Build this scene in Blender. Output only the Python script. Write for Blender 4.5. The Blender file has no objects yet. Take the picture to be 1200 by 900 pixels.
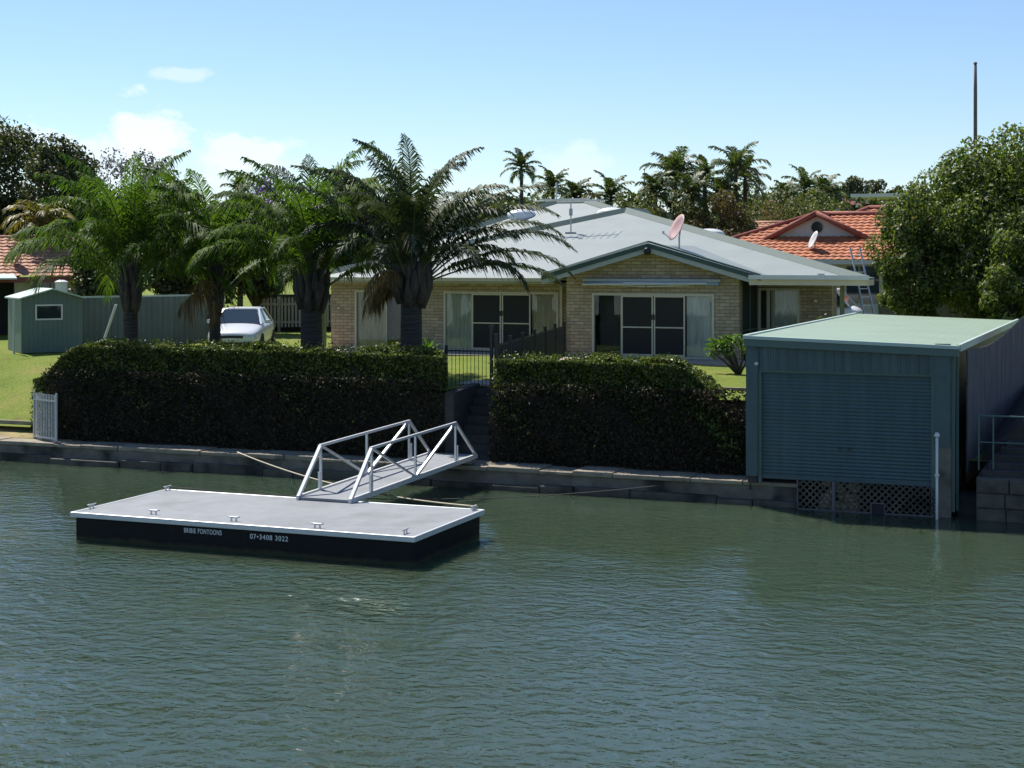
import bpy, math, random
import numpy as np
from mathutils import Vector, Matrix

random.seed(7)
R = math.radians
C = bpy.context.scene.collection
scene = bpy.context.scene

# ------------------------------------------------------------------ camera, sky, sun, exposure
F, CX, HY, H = 1800.0, 600.0, 304.0, 5.2          # lens in photo pixels, horizon row, eye height over the water
TH = R(21.5)
CT, ST = math.cos(TH), math.sin(TH)
cam_data = bpy.data.cameras.new("camera")
cam = bpy.data.objects.new("camera", cam_data)
C.objects.link(cam)
cam.location = (0, 0, H)
cam.rotation_euler = (R(90), 0, TH)
cam_data.sensor_width = 36.0
cam_data.lens = 36.0 * F / 1200.0
cam_data.shift_y = -(450.0 - HY) / 1200.0
cam_data.clip_end = 6000
scene.camera = cam

SUN_EL = R(54)
SUN_H = Vector((-0.85, 0.527, 0)).normalized()
SUN_DIR = Vector((SUN_H.x * math.cos(SUN_EL), SUN_H.y * math.cos(SUN_EL), math.sin(SUN_EL)))
sun_data = bpy.data.lights.new("sun", 'SUN')
sun_data.energy = 4.6
sun_data.angle = R(0.5)
sun_data.color = (1.0, 0.95, 0.86)
sun = bpy.data.objects.new("sun", sun_data)
C.objects.link(sun)
sun.rotation_euler = SUN_DIR.to_track_quat('Z', 'Y').to_euler()
sun.location = (0, 0, 60)

scene.view_settings.view_transform = 'Standard'
scene.view_settings.look = 'None'
scene.view_settings.gamma = 1.0
scene.view_settings.exposure = 0.62
scene.view_settings.use_curve_mapping = False
scene.render.engine = 'CYCLES'
scene.cycles.max_bounces = 8
scene.cycles.transparent_max_bounces = 12
scene.cycles.caustics_reflective = False
scene.cycles.caustics_refractive = False
scene.cycles.sample_clamp_indirect = 6.0

def pix_dir(x, y):
    r, z = (x - CX) / F, (HY - y) / F
    return Vector((r * CT - ST, r * ST + CT, z)).normalized()

world = bpy.data.worlds.new("World")
scene.world = world
world.use_nodes = True
wn, wl = world.node_tree.nodes, world.node_tree.links
wn.clear()
w_out = wn.new('ShaderNodeOutputWorld')
w_bg = wn.new('ShaderNodeBackground')
w_bg.inputs['Strength'].default_value = 0.086
sky = wn.new('ShaderNodeTexSky')
sky.sky_type = 'NISHITA'
sky.sun_disc = False
sky.sun_elevation = SUN_EL
sky.sun_rotation = math.atan2(SUN_H.x, SUN_H.y)
sky.altitude = 0
sky.air_density = 1.0
sky.dust_density = 0.0
sky.ozone_density = 3.0
geo = wn.new('ShaderNodeNewGeometry')
tc = wn.new('ShaderNodeTexCoord')
# soft low cumulus: noise inside a few patches of sky direction
nz = wn.new('ShaderNodeTexNoise')
nz.inputs['Scale'].default_value = 26
nz.inputs['Detail'].default_value = 7
nz.inputs['Roughness'].default_value = 0.58
nmap = wn.new('ShaderNodeMapping')
nmap.inputs['Scale'].default_value = (1, 1, 1.7)
wl.new(tc.outputs['Generated'], nmap.inputs['Vector'])
wl.new(nmap.outputs['Vector'], nz.inputs['Vector'])
mask_sum = None
def wmath(op, a, b=None, clamp=False):
    n = wn.new('ShaderNodeMath'); n.operation = op; n.use_clamp = clamp
    for i, q in enumerate((a, b)):
        if q is None: continue
        if isinstance(q, (int, float)): n.inputs[i].default_value = q
        else: wl.new(q, n.inputs[i])
    return n.outputs[0]
for (px, py, rad, squash, amt) in ((172, 160, 48, 1.0, 0.75), (125, 190, 55, 1.6, 0.55), (290, 192, 58, 1.4, 0.6), (45, 172, 46, 1.4, 0.5),
                                   (655, 192, 50, 2.0, 0.3), (210, 87, 36, 4.5, 0.35)):
    d = pix_dir(px, py)
    sub = wn.new('ShaderNodeVectorMath'); sub.operation = 'SUBTRACT'
    wl.new(tc.outputs['Generated'], sub.inputs[0]); sub.inputs[1].default_value = d
    mul = wn.new('ShaderNodeVectorMath'); mul.operation = 'MULTIPLY'
    wl.new(sub.outputs[0], mul.inputs[0]); mul.inputs[1].default_value = (1, 1, squash)
    ln = wn.new('ShaderNodeVectorMath'); ln.operation = 'LENGTH'
    wl.new(mul.outputs[0], ln.inputs[0])
    m = wmath('DIVIDE', ln.outputs['Value'], rad / F)
    m = wmath('SUBTRACT', 1.0, m)
    e = wmath('MULTIPLY', wmath('SUBTRACT', nz.outputs['Fac'], 0.5), 3.6)
    m = wmath('ADD', m, e)
    m = wmath('MULTIPLY', m, 2.2, True)
    m = wmath('MULTIPLY', m, amt)
    mask_sum = m if mask_sum is None else wmath('MAXIMUM', mask_sum, m)
cl = wn.new('ShaderNodeMix'); cl.data_type = 'RGBA'
wl.new(mask_sum, cl.inputs['Factor'])
tint = wn.new('ShaderNodeMix'); tint.data_type = 'RGBA'; tint.blend_type = 'MULTIPLY'; tint.inputs['Factor'].default_value = 1
wl.new(sky.outputs['Color'], tint.inputs['A']); tint.inputs['B'].default_value = (0.89, 0.94, 1.04, 1)
wl.new(tint.outputs['Result'], cl.inputs['A'])
cl.inputs['B'].default_value = (8.2, 8.6, 9.2, 1)
wl.new(cl.outputs['Result'], w_bg.inputs['Color'])
wl.new(w_bg.outputs['Background'], w_out.inputs['Surface'])

# ------------------------------------------------------------------ measuring helpers (photo measurements -> metres)
def gp(x, y, z):
    d = F * (H - z) / (y - HY); r = (x - CX) / F * d
    return Vector((r * CT - d * ST, r * ST + d * CT, z))
def pv(x, v):
    k = (x - CX) / F; d = v / (k * ST + CT)
    return d * (k * CT - ST)
def pd(x, d):
    r = (x - CX) / F * d
    return (r * CT - d * ST, r * ST + d * CT)
def depth(u, v): return v * CT - u * ST
def zat(y, u, v): return H - (y - HY) * depth(u, v) / F
G = 2.1                                            # lawn level over the water

# ------------------------------------------------------------------ mesh helpers
ORG = {}
class MB:
    def __init__(self): self.v, self.f, self.m = [], [], []
    def add(self, vs, fs, mi=0):
        o = len(self.v); self.v += [tuple(p) for p in vs]
        for f in fs: self.f.append(tuple(i + o for i in f)); self.m.append(mi)
        return self
    def box(self, x0, x1, y0, y1, z0, z1, mi=0):
        vs = [(x, y, z) for x in (x0, x1) for y in (y0, y1) for z in (z0, z1)]
        return self.add(vs, [(0, 1, 3, 2), (4, 6, 7, 5), (0, 4, 5, 1), (2, 3, 7, 6), (0, 2, 6, 4), (1, 5, 7, 3)], mi)
    def obox(self, c, size, M, mi=0):
        vs = []
        for x in (-.5, .5):
            for y in (-.5, .5):
                for z in (-.5, .5):
                    vs.append(Vector(c) + M @ Vector((x * size[0], y * size[1], z * size[2])))
        return self.add(vs, [(0, 1, 3, 2), (4, 6, 7, 5), (0, 4, 5, 1), (2, 3, 7, 6), (0, 2, 6, 4), (1, 5, 7, 3)], mi)
    def bar(self, a, b, w, h=None, mi=0, up=(0, 0, 1)):
        a, b = Vector(a), Vector(b); h = h or w
        d = (b - a).normalized(); up = Vector(up)
        if abs(d.dot(up)) > .99: up = Vector((0, 1, 0))
        s = d.cross(up).normalized(); t = s.cross(d).normalized()
        M = Matrix((s, d, t)).transposed()
        return self.obox((a + b) / 2, (w, (b - a).length, h), M, mi)
    def tube(self, path, r, n=8, mi=0, cap=True):
        path = [Vector(p) for p in path]; rs = r if isinstance(r, (list, tuple)) else [r] * len(path)
        vs, fs = [], []
        ref = None
        for i, p in enumerate(path):
            d = (path[min(i + 1, len(path) - 1)] - path[max(i - 1, 0)]).normalized()
            if ref is None: ref = Vector((1, 0, 0)) if abs(d.x) < .8 else Vector((0, 1, 0))
            s = (ref - d * ref.dot(d)).normalized(); ref = s
            t = d.cross(s)
            for k in range(n):
                a = 2 * math.pi * k / n
                vs.append(p + (s * math.cos(a) + t * math.sin(a)) * rs[i])
        for i in range(len(path) - 1):
            for k in range(n):
                k2 = (k + 1) % n
                fs.append((i * n + k, i * n + k2, (i + 1) * n + k2, (i + 1) * n + k))
        if cap:
            fs.append(tuple(range(n - 1, -1, -1))); fs.append(tuple((len(path) - 1) * n + k for k in range(n)))
        return self.add(vs, fs, mi)
    def lathe(self, prof, c, n=16, mi=0, axis=None):
        M = axis if axis is not None else Matrix.Identity(3)
        vs, fs = [], []
        for (r, z) in prof:
            for k in range(n):
                a = 2 * math.pi * k / n
                vs.append(Vector(c) + M @ Vector((r * math.cos(a), r * math.sin(a), z)))
        for i in range(len(prof) - 1):
            for k in range(n):
                k2 = (k + 1) % n
                fs.append((i * n + k, i * n + k2, (i + 1) * n + k2, (i + 1) * n + k))
        fs.append(tuple(range(n - 1, -1, -1))); fs.append(tuple((len(prof) - 1) * n + k for k in range(n)))
        return self.add(vs, fs, mi)
    def prism(self, poly, ex, mi=0):
        n = len(poly); ex = Vector(ex)
        vs = [Vector(p) for p in poly] + [Vector(p) + ex for p in poly]
        fs = [tuple(range(n - 1, -1, -1)), tuple(range(n, 2 * n))] + [(i, (i + 1) % n, n + (i + 1) % n, n + i) for i in range(n)]
        return self.add(vs, fs, mi)
    def quad(self, a, b, c, d, mi=0): return self.add([a, b, c, d], [(0, 1, 2, 3)], mi)
    def build(self, name, mats, parent=None, smooth=False, bevel=0, local=False):
        me = bpy.data.meshes.new(name)
        off = Vector((0, 0, 0)) if (parent is None or local) else ORG[parent.name]
        me.from_pydata([(p[0] - off[0], p[1] - off[1], p[2] - off[2]) for p in self.v], [], self.f)
        if not isinstance(mats, (list, tuple)): mats = [mats]
        for m in mats: me.materials.append(m)
        me.polygons.foreach_set('material_index', self.m)
        if smooth: me.polygons.foreach_set('use_smooth', [True] * len(self.f))
        me.update()
        return link(name, me, parent, off, bevel)

def link(name, me, parent, off, bevel=0):
    o = bpy.data.objects.new(name, me); C.objects.link(o)
    if parent is not None: o.parent = parent
    ORG[o.name] = off
    import bmesh
    bm = bmesh.new(); bm.from_mesh(me); bmesh.ops.recalc_face_normals(bm, faces=bm.faces[:]) if len(bm.faces) < 20000 else None
    bm.to_mesh(me); bm.free()
    if bevel:
        b = o.modifiers.new('bevel', 'BEVEL'); b.width = bevel; b.segments = 2; b.limit_method = 'ANGLE'
    return o

def np_build(name, verts, quads, mats, parent=None, mi=None, smooth=False, local=False):
    verts = np.asarray(verts, dtype=np.float32); quads = np.asarray(quads, dtype=np.int32)
    off = Vector((0, 0, 0)) if (parent is None or local) else ORG[parent.name]
    verts = verts - np.array(off, dtype=np.float32)
    me = bpy.data.meshes.new(name)
    me.vertices.add(len(verts)); me.vertices.foreach_set('co', verts.ravel())
    n = len(quads); w = quads.shape[1]
    me.loops.add(n * w); me.loops.foreach_set('vertex_index', quads.ravel())
    me.polygons.add(n); me.polygons.foreach_set('loop_start', np.arange(0, n * w, w, dtype=np.int32))
    if not isinstance(mats, (list, tuple)): mats = [mats]
    for m in mats: me.materials.append(m)
    if mi is not None: me.polygons.foreach_set('material_index', np.asarray(mi, dtype=np.int32))
    me.update(calc_edges=True); me.validate()
    if smooth: me.polygons.foreach_set('use_smooth', np.ones(n, dtype=bool))
    o = bpy.data.objects.new(name, me); C.objects.link(o)
    if parent is not None: o.parent = parent
    ORG[o.name] = off
    return o

def thing(name, label, cat, loc=(0, 0, 0), group=None, rz=0):
    o = bpy.data.objects.new(name, None); C.objects.link(o)
    o.location = loc; o.rotation_euler = (0, 0, rz); o.empty_display_size = .3
    ORG[o.name] = Vector(loc)
    return tag(o, label, cat, group)
def tag(o, label, cat, group=None, kind=None):
    o['label'] = label; o['category'] = cat
    if group: o['group'] = group
    if kind: o['kind'] = kind
    return o
def struct(o, kind='structure'):
    o['kind'] = kind; return o

# ------------------------------------------------------------------ materials
def nt(name):
    m = bpy.data.materials.new(name); m.use_nodes = True
    n, l = m.node_tree.nodes, m.node_tree.links
    return m, n, l, n['Principled BSDF']
def rgb(c): return (c[0], c[1], c[2], 1)
def mat(name, col, rough=.6, metal=0., vary=.12, vscale=3., bump=0., bscale=40., stain=None, spec=.5, coord='Object', vstretch=(1, 1, 1)):
    m, n, l, b = nt(name)
    b.inputs['Roughness'].default_value = rough; b.inputs['Metallic'].default_value = metal
    b.inputs['Specular IOR Level'].default_value = spec
    t = n.new('ShaderNodeTexCoord'); mp = n.new('ShaderNodeMapping'); mp.inputs['Scale'].default_value = vstretch
    l.new(t.outputs[coord], mp.inputs['Vector'])
    nz = n.new('ShaderNodeTexNoise'); nz.inputs['Scale'].default_value = vscale; nz.inputs['Detail'].default_value = 6; nz.inputs['Roughness'].default_value = .62
    l.new(mp.outputs['Vector'], nz.inputs['Vector'])
    cr = n.new('ShaderNodeValToRGB')
    cr.color_ramp.elements[0].position = .3; cr.color_ramp.elements[1].position = .7
    cr.color_ramp.elements[0].color = rgb([c * (1 - vary) for c in col]); cr.color_ramp.elements[1].color = rgb([min(1, c * (1 + vary)) for c in col])
    l.new(nz.outputs['Fac'], cr.inputs['Fac'])
    out = cr.outputs['Color']
    if stain:
        sc, scol, lo, hi = stain
        n2 = n.new('ShaderNodeTexNoise'); n2.inputs['Scale'].default_value = sc; n2.inputs['Detail'].default_value = 5
        l.new(mp.outputs['Vector'], n2.inputs['Vector'])
        r2 = n.new('ShaderNodeMapRange'); r2.inputs['From Min'].default_value = lo; r2.inputs['From Max'].default_value = hi
        l.new(n2.outputs['Fac'], r2.inputs['Value'])
        mx = n.new('ShaderNodeMix'); mx.data_type = 'RGBA'
        l.new(r2.outputs['Result'], mx.inputs['Factor']); l.new(out, mx.inputs['A']); mx.inputs['B'].default_value = rgb(scol)
        out = mx.outputs['Result']
    l.new(out, b.inputs['Base Color'])
    if bump:
        n3 = n.new('ShaderNodeTexNoise'); n3.inputs['Scale'].default_value = bscale; n3.inputs['Detail'].default_value = 5
        l.new(mp.outputs['Vector'], n3.inputs['Vector'])
        bp = n.new('ShaderNodeBump'); bp.inputs['Strength'].default_value = bump; bp.inputs['Distance'].default_value = .02
        l.new(n3.outputs['Fac'], bp.inputs['Height']); l.new(bp.outputs['Normal'], b.inputs['Normal'])
    return m
def leaf_mat(name, cols, trans=.35, rough=.5, spec=.35, tcol=None):
    m, n, l, b = nt(name)
    g = n.new('ShaderNodeNewGeometry')
    cr = n.new('ShaderNodeValToRGB')
    e = cr.color_ramp.elements
    while len(e) < len(cols): e.new(.5)
    for i, c in enumerate(cols):
        e[i].position = i / max(1, len(cols) - 1); e[i].color = rgb(c)
    l.new(g.outputs['Random Per Island'], cr.inputs['Fac'])
    l.new(cr.outputs['Color'], b.inputs['Base Color'])
    b.inputs['Roughness'].default_value = rough; b.inputs['Specular IOR Level'].default_value = spec
    tr = n.new('ShaderNodeBsdfTranslucent')
    hs = n.new('ShaderNodeMix'); hs.data_type = 'RGBA'; hs.blend_type = 'MULTIPLY'; hs.inputs['Factor'].default_value = 1
    l.new(cr.outputs['Color'], hs.inputs['A']); hs.inputs['B'].default_value = rgb(tcol or (1.5, 1.7, .6))
    l.new(hs.outputs['Result'], tr.inputs['Color'])
    mx = n.new('ShaderNodeMixShader'); mx.inputs[0].default_value = trans
    l.new(b.outputs[0], mx.inputs[1]); l.new(tr.outputs[0], mx.inputs[2])
    l.new(mx.outputs[0], n['Material Output'].inputs['Surface'])
    return m
def brick_mat(name, c1, c2, mortar, side=False):
    m, n, l, b = nt(name)
    t = n.new('ShaderNodeTexCoord'); sx = n.new('ShaderNodeSeparateXYZ'); cx = n.new('ShaderNodeCombineXYZ')
    l.new(t.outputs['Object'], sx.inputs[0])
    l.new(sx.outputs['Y' if side else 'X'], cx.inputs['X']); l.new(sx.outputs['Z'], cx.inputs['Y'])
    bt = n.new('ShaderNodeTexBrick'); bt.inputs['Scale'].default_value = 1
    bt.inputs['Brick Width'].default_value = .31; bt.inputs['Row Height'].default_value = .105
    bt.inputs['Mortar Size'].default_value = .009; bt.inputs['Mortar Smooth'].default_value = .2; bt.inputs['Bias'].default_value = 0
    bt.inputs['Color1'].default_value = rgb(c1); bt.inputs['Color2'].default_value = rgb(c2); bt.inputs['Mortar'].default_value = rgb(mortar)
    l.new(cx.outputs[0], bt.inputs['Vector'])
    nz = n.new('ShaderNodeTexNoise'); nz.inputs['Scale'].default_value = 5; nz.inputs['Detail'].default_value = 6
    l.new(t.outputs['Object'], nz.inputs['Vector'])
    mr = n.new('ShaderNodeMapRange'); mr.inputs['To Min'].default_value = .7; mr.inputs['To Max'].default_value = 1.25
    l.new(nz.outputs['Fac'], mr.inputs['Value'])
    mx = n.new('ShaderNodeMix'); mx.data_type = 'RGBA'; mx.blend_type = 'MULTIPLY'; mx.inputs['Factor'].default_value = 1
    l.new(bt.outputs['Color'], mx.inputs['A']); l.new(mr.outputs['Result'], mx.inputs['B'])
    l.new(mx.outputs['Result'], b.inputs['Base Color'])
    b.inputs['Roughness'].default_value = .85
    bp = n.new('ShaderNodeBump'); bp.inputs['Strength'].default_value = .7; bp.inputs['Distance'].default_value = .015; bp.invert = True
    l.new(bt.outputs['Fac'], bp.inputs['Height']); l.new(bp.outputs['Normal'], b.inputs['Normal'])
    return m
def rib_mat(name, col, pitch, axis='X', rough=.4, strength=.5, vary=.08, metal=0., sharp=True, streak=0.):
    """Coated sheet metal with pressed ribs across the given axis."""
    m, n, l, b = nt(name)
    t = n.new('ShaderNodeTexCoord'); sx = n.new('ShaderNodeSeparateXYZ'); l.new(t.outputs['Object'], sx.inputs[0])
    a = n.new('ShaderNodeMath'); a.operation = 'MULTIPLY'; a.inputs[1].default_value = 2 * math.pi / pitch; l.new(sx.outputs[axis], a.inputs[0])
    s = n.new('ShaderNodeMath'); s.operation = 'SINE'; l.new(a.outputs[0], s.inputs[0])
    h = s.outputs[0]
    if sharp:
        mr = n.new('ShaderNodeMapRange'); mr.interpolation_type = 'SMOOTHSTEP'; mr.inputs['From Min'].default_value = .55; mr.inputs['From Max'].default_value = .85
        l.new(h, mr.inputs['Value']); h = mr.outputs['Result']
    bp = n.new('ShaderNodeBump'); bp.inputs['Strength'].default_value = strength; bp.inputs['Distance'].default_value = .03
    l.new(h, bp.inputs['Height']); l.new(bp.outputs['Normal'], b.inputs['Normal'])
    nz = n.new('ShaderNodeTexNoise'); nz.inputs['Scale'].default_value = .9; nz.inputs['Detail'].default_value = 6; l.new(t.outputs['Object'], nz.inputs['Vector'])
    cr = n.new('ShaderNodeValToRGB'); cr.color_ramp.elements[0].position = .3; cr.color_ramp.elements[1].position = .7
    cr.color_ramp.elements[0].color = rgb([c * (1 - vary) for c in col]); cr.color_ramp.elements[1].color = rgb([c * (1 + vary) for c in col])
    l.new(nz.outputs['Fac'], cr.inputs['Fac']); col_out = cr.outputs['Color']
    if streak:
        mp = n.new('ShaderNodeMapping'); mp.inputs['Scale'].default_value = (4, 4, .35); l.new(t.outputs['Object'], mp.inputs['Vector'])
        n2 = n.new('ShaderNodeTexNoise'); n2.inputs['Scale'].default_value = 1.6; n2.inputs['Detail'].default_value = 8; n2.inputs['Roughness'].default_value = .7; l.new(mp.outputs['Vector'], n2.inputs['Vector'])
        r2 = n.new('ShaderNodeMapRange'); r2.inputs['From Min'].default_value = .3; r2.inputs['From Max'].default_value = .7; r2.inputs['To Min'].default_value = 1 - streak; r2.inputs['To Max'].default_value = 1 + streak * .6
        l.new(n2.outputs['Fac'], r2.inputs['Value'])
        mx = n.new('ShaderNodeMix'); mx.data_type = 'RGBA'; mx.blend_type = 'MULTIPLY'; mx.inputs['Factor'].default_value = 1
        l.new(col_out, mx.inputs['A']); l.new(r2.outputs['Result'], mx.inputs['B']); col_out = mx.outputs['Result']
    l.new(col_out, b.inputs['Base Color'])
    b.inputs['Roughness'].default_value = rough; b.inputs['Metallic'].default_value = metal
    return m
def glass_mat(name, tint=(.93, .95, .95), reflect=1.0):
    m, n, l, b = nt(name); n.remove(b)
    tr = n.new('ShaderNodeBsdfTransparent'); tr.inputs['Color'].default_value = rgb(tint)
    gl = n.new('ShaderNodeBsdfGlossy'); gl.inputs['Roughness'].default_value = .01; gl.inputs['Color'].default_value = (.9, .95, 1, 1)
    fr = n.new('ShaderNodeFresnel'); fr.inputs['IOR'].default_value = 1.55
    mu = n.new('ShaderNodeMath'); mu.operation = 'MULTIPLY'; mu.inputs[1].default_value = .9 * reflect; mu.use_clamp = True
    l.new(fr.outputs[0], mu.inputs[0])
    mx = n.new('ShaderNodeMixShader'); l.new(mu.outputs[0], mx.inputs[0]); l.new(tr.outputs[0], mx.inputs[1]); l.new(gl.outputs[0], mx.inputs[2])
    l.new(mx.outputs[0], n['Material Output'].inputs['Surface'])
    return m
def grass_mat():
    m, n, l, b = nt('lawn_turf')
    t = n.new('ShaderNodeTexCoord')
    def noise(s, d=6):
        k = n.new('ShaderNodeTexNoise'); k.inputs['Scale'].default_value = s; k.inputs['Detail'].default_value = d; k.inputs['Roughness'].default_value = .65
        l.new(t.outputs['Object'], k.inputs['Vector']); return k.outputs['Fac']
    def ramp(f, stops):
        c = n.new('ShaderNodeValToRGB'); e = c.color_ramp.elements
        while len(e) < len(stops): e.new(.5)
        for i, (p, q) in enumerate(stops): e[i].position = p; e[i].color = rgb(q)
        l.new(f, c.inputs['Fac']); return c.outputs['Color']
    big = ramp(noise(.45), [(.3, (.13, .195, .03)), (.52, (.20, .25, .045)), (.7, (.28, .26, .08))])
    fine = ramp(noise(16, 8), [(.3, (.45, .45, .45)), (.7, (1.35, 1.35, 1.35))])
    mx = n.new('ShaderNodeMix'); mx.data_type = 'RGBA'; mx.blend_type = 'MULTIPLY'; mx.inputs['Factor'].default_value = .9
    l.new(big, mx.inputs['A']); l.new(fine, mx.inputs['B'])
    patch = n.new('ShaderNodeMapRange'); patch.inputs['From Min'].default_value = .60; patch.inputs['From Max'].default_value = .72
    l.new(noise(1.3), patch.inputs['Value'])
    m2 = n.new('ShaderNodeMix'); m2.data_type = 'RGBA'
    l.new(patch.outputs['Result'], m2.inputs['Factor']); l.new(mx.outputs['Result'], m2.inputs['A']); m2.inputs['B'].default_value = (.17, .13, .055, 1)
    l.new(m2.outputs['Result'], b.inputs['Base Color'])
    b.inputs['Roughness'].default_value = .9; b.inputs['Specular IOR Level'].default_value = .1
    bp = n.new('ShaderNodeBump'); bp.inputs['Strength'].default_value = 1; bp.inputs['Distance'].default_value = .05
    l.new(noise(28, 6), bp.inputs['Height']); l.new(bp.outputs['Normal'], b.inputs['Normal'])
    return m
def water_mat():
    m, n, l, b = nt('canal_water')
    b.inputs['Base Color'].default_value = (.045, .069, .042, 1)
    b.inputs['Subsurface Weight'].default_value = 1.0; b.inputs['Subsurface Radius'].default_value = (.5, 1.0, .8); b.inputs['Subsurface Scale'].default_value = 2.5
    b.inputs['Roughness'].default_value = .03; b.inputs['IOR'].default_value = 1.5
    t = n.new('ShaderNodeTexCoord')
    def noise(scale, rot, stretch, detail, dist=0.):
        mp = n.new('ShaderNodeMapping'); mp.inputs['Rotation'].default_value = (0, 0, R(rot)); mp.inputs['Scale'].default_value = stretch
        l.new(t.outputs['Object'], mp.inputs['Vector'])
        k = n.new('ShaderNodeTexNoise'); k.inputs['Scale'].default_value = scale; k.inputs['Detail'].default_value = detail; k.inputs['Roughness'].default_value = .5
        k.inputs['Distortion'].default_value = dist
        l.new(mp.outputs['Vector'], k.inputs['Vector']); return k.outputs['Fac']
    def mth(op, a, c):
        k = n.new('ShaderNodeMath'); k.operation = op
        for i, q in enumerate((a, c)):
            if isinstance(q, (int, float)): k.inputs[i].default_value = q
            else: l.new(q, k.inputs[i])
        return k.outputs[0]
    a = noise(3.5, -25, (.85, 1.15, 1), 4.0, .6)
    c = noise(7.5, 20, (.85, 1.1, 1), 2.0, .4)
    d = noise(.55, -10, (.6, 1.2, 1), 2.0)
    h = mth('ADD', mth('MULTIPLY', a, 1.0), mth('MULTIPLY', c, .32))
    h = mth('ADD', h, mth('MULTIPLY', d, 1.3))
    # ruffled and calm patches, calmer in the lee of the bank
    patch = n.new('ShaderNodeMapRange'); patch.inputs['From Min'].default_value = .36; patch.inputs['From Max'].default_value = .64
    patch.inputs['To Min'].default_value = .45; patch.inputs['To Max'].default_value = 1.0
    l.new(noise(.16, 30, (1, 1.4, 1), 3.0, .6), patch.inputs['Value'])
    sy = n.new('ShaderNodeSeparateXYZ'); l.new(t.outputs['Object'], sy.inputs[0])
    lee = n.new('ShaderNodeMapRange'); lee.interpolation_type = 'SMOOTHSTEP'
    lee.inputs['From Min'].default_value = 21; lee.inputs['From Max'].default_value = 31.5; lee.inputs['To Min'].default_value = 1.0; lee.inputs['To Max'].default_value = .38
    l.new(sy.outputs['Y'], lee.inputs['Value'])
    bp = n.new('ShaderNodeBump'); bp.inputs['Distance'].default_value = .58
    st_ = mth('MULTIPLY', patch.outputs['Result'], lee.outputs['Result'])
    for (px, py, rad) in ((376, 694, .95), (432, 712, 1.1)):          # two patches of steeper ripple, put there to catch sun glints
        c_ = gp(px, py, 0); sub = n.new('ShaderNodeVectorMath'); sub.operation = 'DISTANCE'
        l.new(t.outputs['Object'], sub.inputs[0]); sub.inputs[1].default_value = c_
        f_ = n.new('ShaderNodeMapRange'); f_.interpolation_type = 'SMOOTHSTEP'; f_.inputs['From Min'].default_value = rad; f_.inputs['From Max'].default_value = 0; f_.inputs['To Max'].default_value = 3.2
        l.new(sub.outputs['Value'], f_.inputs['Value']); st_ = mth('ADD', st_, f_.outputs['Result'])
    l.new(mth('MULTIPLY', st_, .2), bp.inputs['Strength'])
    l.new(h, bp.inputs['Height']); l.new(bp.outputs['Normal'], b.inputs['Normal'])
    return m

M = {}
M['water'] = water_mat()
M['lawn'] = grass_mat()
M['concrete'] = mat('weathered_concrete', (.17, .15, .125), .9, vary=.35, vscale=2.2, bump=.7, bscale=14, stain=(1.1, (.03, .03, .024), .5, .66))
M['seawall_cap'] = mat('pale_seawall_capping', (.27, .23, .17), .9, vary=.25, vscale=3, bump=.6, bscale=12, stain=(1.6, (.13, .12, .09), .55, .7))
M['tide'] = mat('tidal_concrete', (.085, .078, .062), .8, vary=.4, vscale=2.5, bump=.8, bscale=10, stain=(1.0, (.015, .016, .011), .48, .62))
M['dark_concrete'] = mat('dark_step_concrete', (.045, .043, .04), .9, vary=.3, vscale=3, bump=.5, bscale=18)
M['earth'] = mat('dark_earth_bank', (.035, .028, .021), .95, vary=.5, vscale=4, bump=1, bscale=9)
M['sand'] = mat('dry_sandy_grass', (.27, .21, .09), .95, vary=.35, vscale=3, bump=.8, bscale=25, stain=(2.0, (.12, .14, .03), .5, .62))
M['paving'] = mat('pale_paving', (.42, .35, .28), .85, vary=.15, vscale=4)
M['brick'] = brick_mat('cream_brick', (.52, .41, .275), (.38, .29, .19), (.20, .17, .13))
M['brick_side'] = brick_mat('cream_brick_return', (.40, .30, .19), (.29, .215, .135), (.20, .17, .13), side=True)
M['roof_metal'] = rib_mat('pale_metal_roof', (.225, .26, .255), .2, 'X', rough=.55, strength=.07, vary=.07)
M['roof_side'] = rib_mat('pale_metal_roof_side', (.225, .26, .255), .2, 'Y', rough=.55, strength=.07, vary=.07)
M['trim_green'] = mat('slate_green_trim', (.07, .11, .105), .65, vary=.08, vscale=2, spec=.2)
M['trim_white'] = mat('off_white_trim', (.66, .66, .62), .4, vary=.05, vscale=2)
M['soffit'] = mat('pale_soffit', (.42, .44, .42), .6, vary=.05)
M['cream'] = mat('cream_paint', (.62, .53, .38), .45, vary=.06, vscale=4)
M['alu_frame'] = mat('cream_window_frame', (.60, .54, .42), .35, vary=.04)
M['glass'] = glass_mat('window_glass')
M['screen'] = mat('insect_screen_mesh', (.014, .0135, .013), .7, vary=.1, vscale=5)
M['curtain_grey'] = mat('grey_curtain_cloth', (.80, .82, .80), .9, vary=.2, vscale=9, vstretch=(1, 1, .15))
M['curtain_tan'] = mat('tan_curtain_cloth', (.74, .62, .46), .9, vary=.2, vscale=9, vstretch=(1, 1, .15))
M['blind'] = mat('pale_vertical_blind', (.72, .72, .62), .8, vary=.12, vscale=9, vstretch=(1, 1, .1))
M['dim_backing'] = mat('dim_pane_backing', (.10, .105, .10), .9, vary=.2, vscale=2)
M['interior'] = mat('dim_room_paint', (.18, .16, .13), .9, vary=.15)
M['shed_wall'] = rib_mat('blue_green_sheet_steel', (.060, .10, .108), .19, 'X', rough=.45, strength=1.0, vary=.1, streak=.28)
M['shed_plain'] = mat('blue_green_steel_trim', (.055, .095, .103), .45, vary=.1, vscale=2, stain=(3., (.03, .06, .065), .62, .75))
M['shed_side'] = rib_mat('shaded_side_sheeting', (.035, .06, .07), .19, 'Y', rough=.5, strength=.9)
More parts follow.
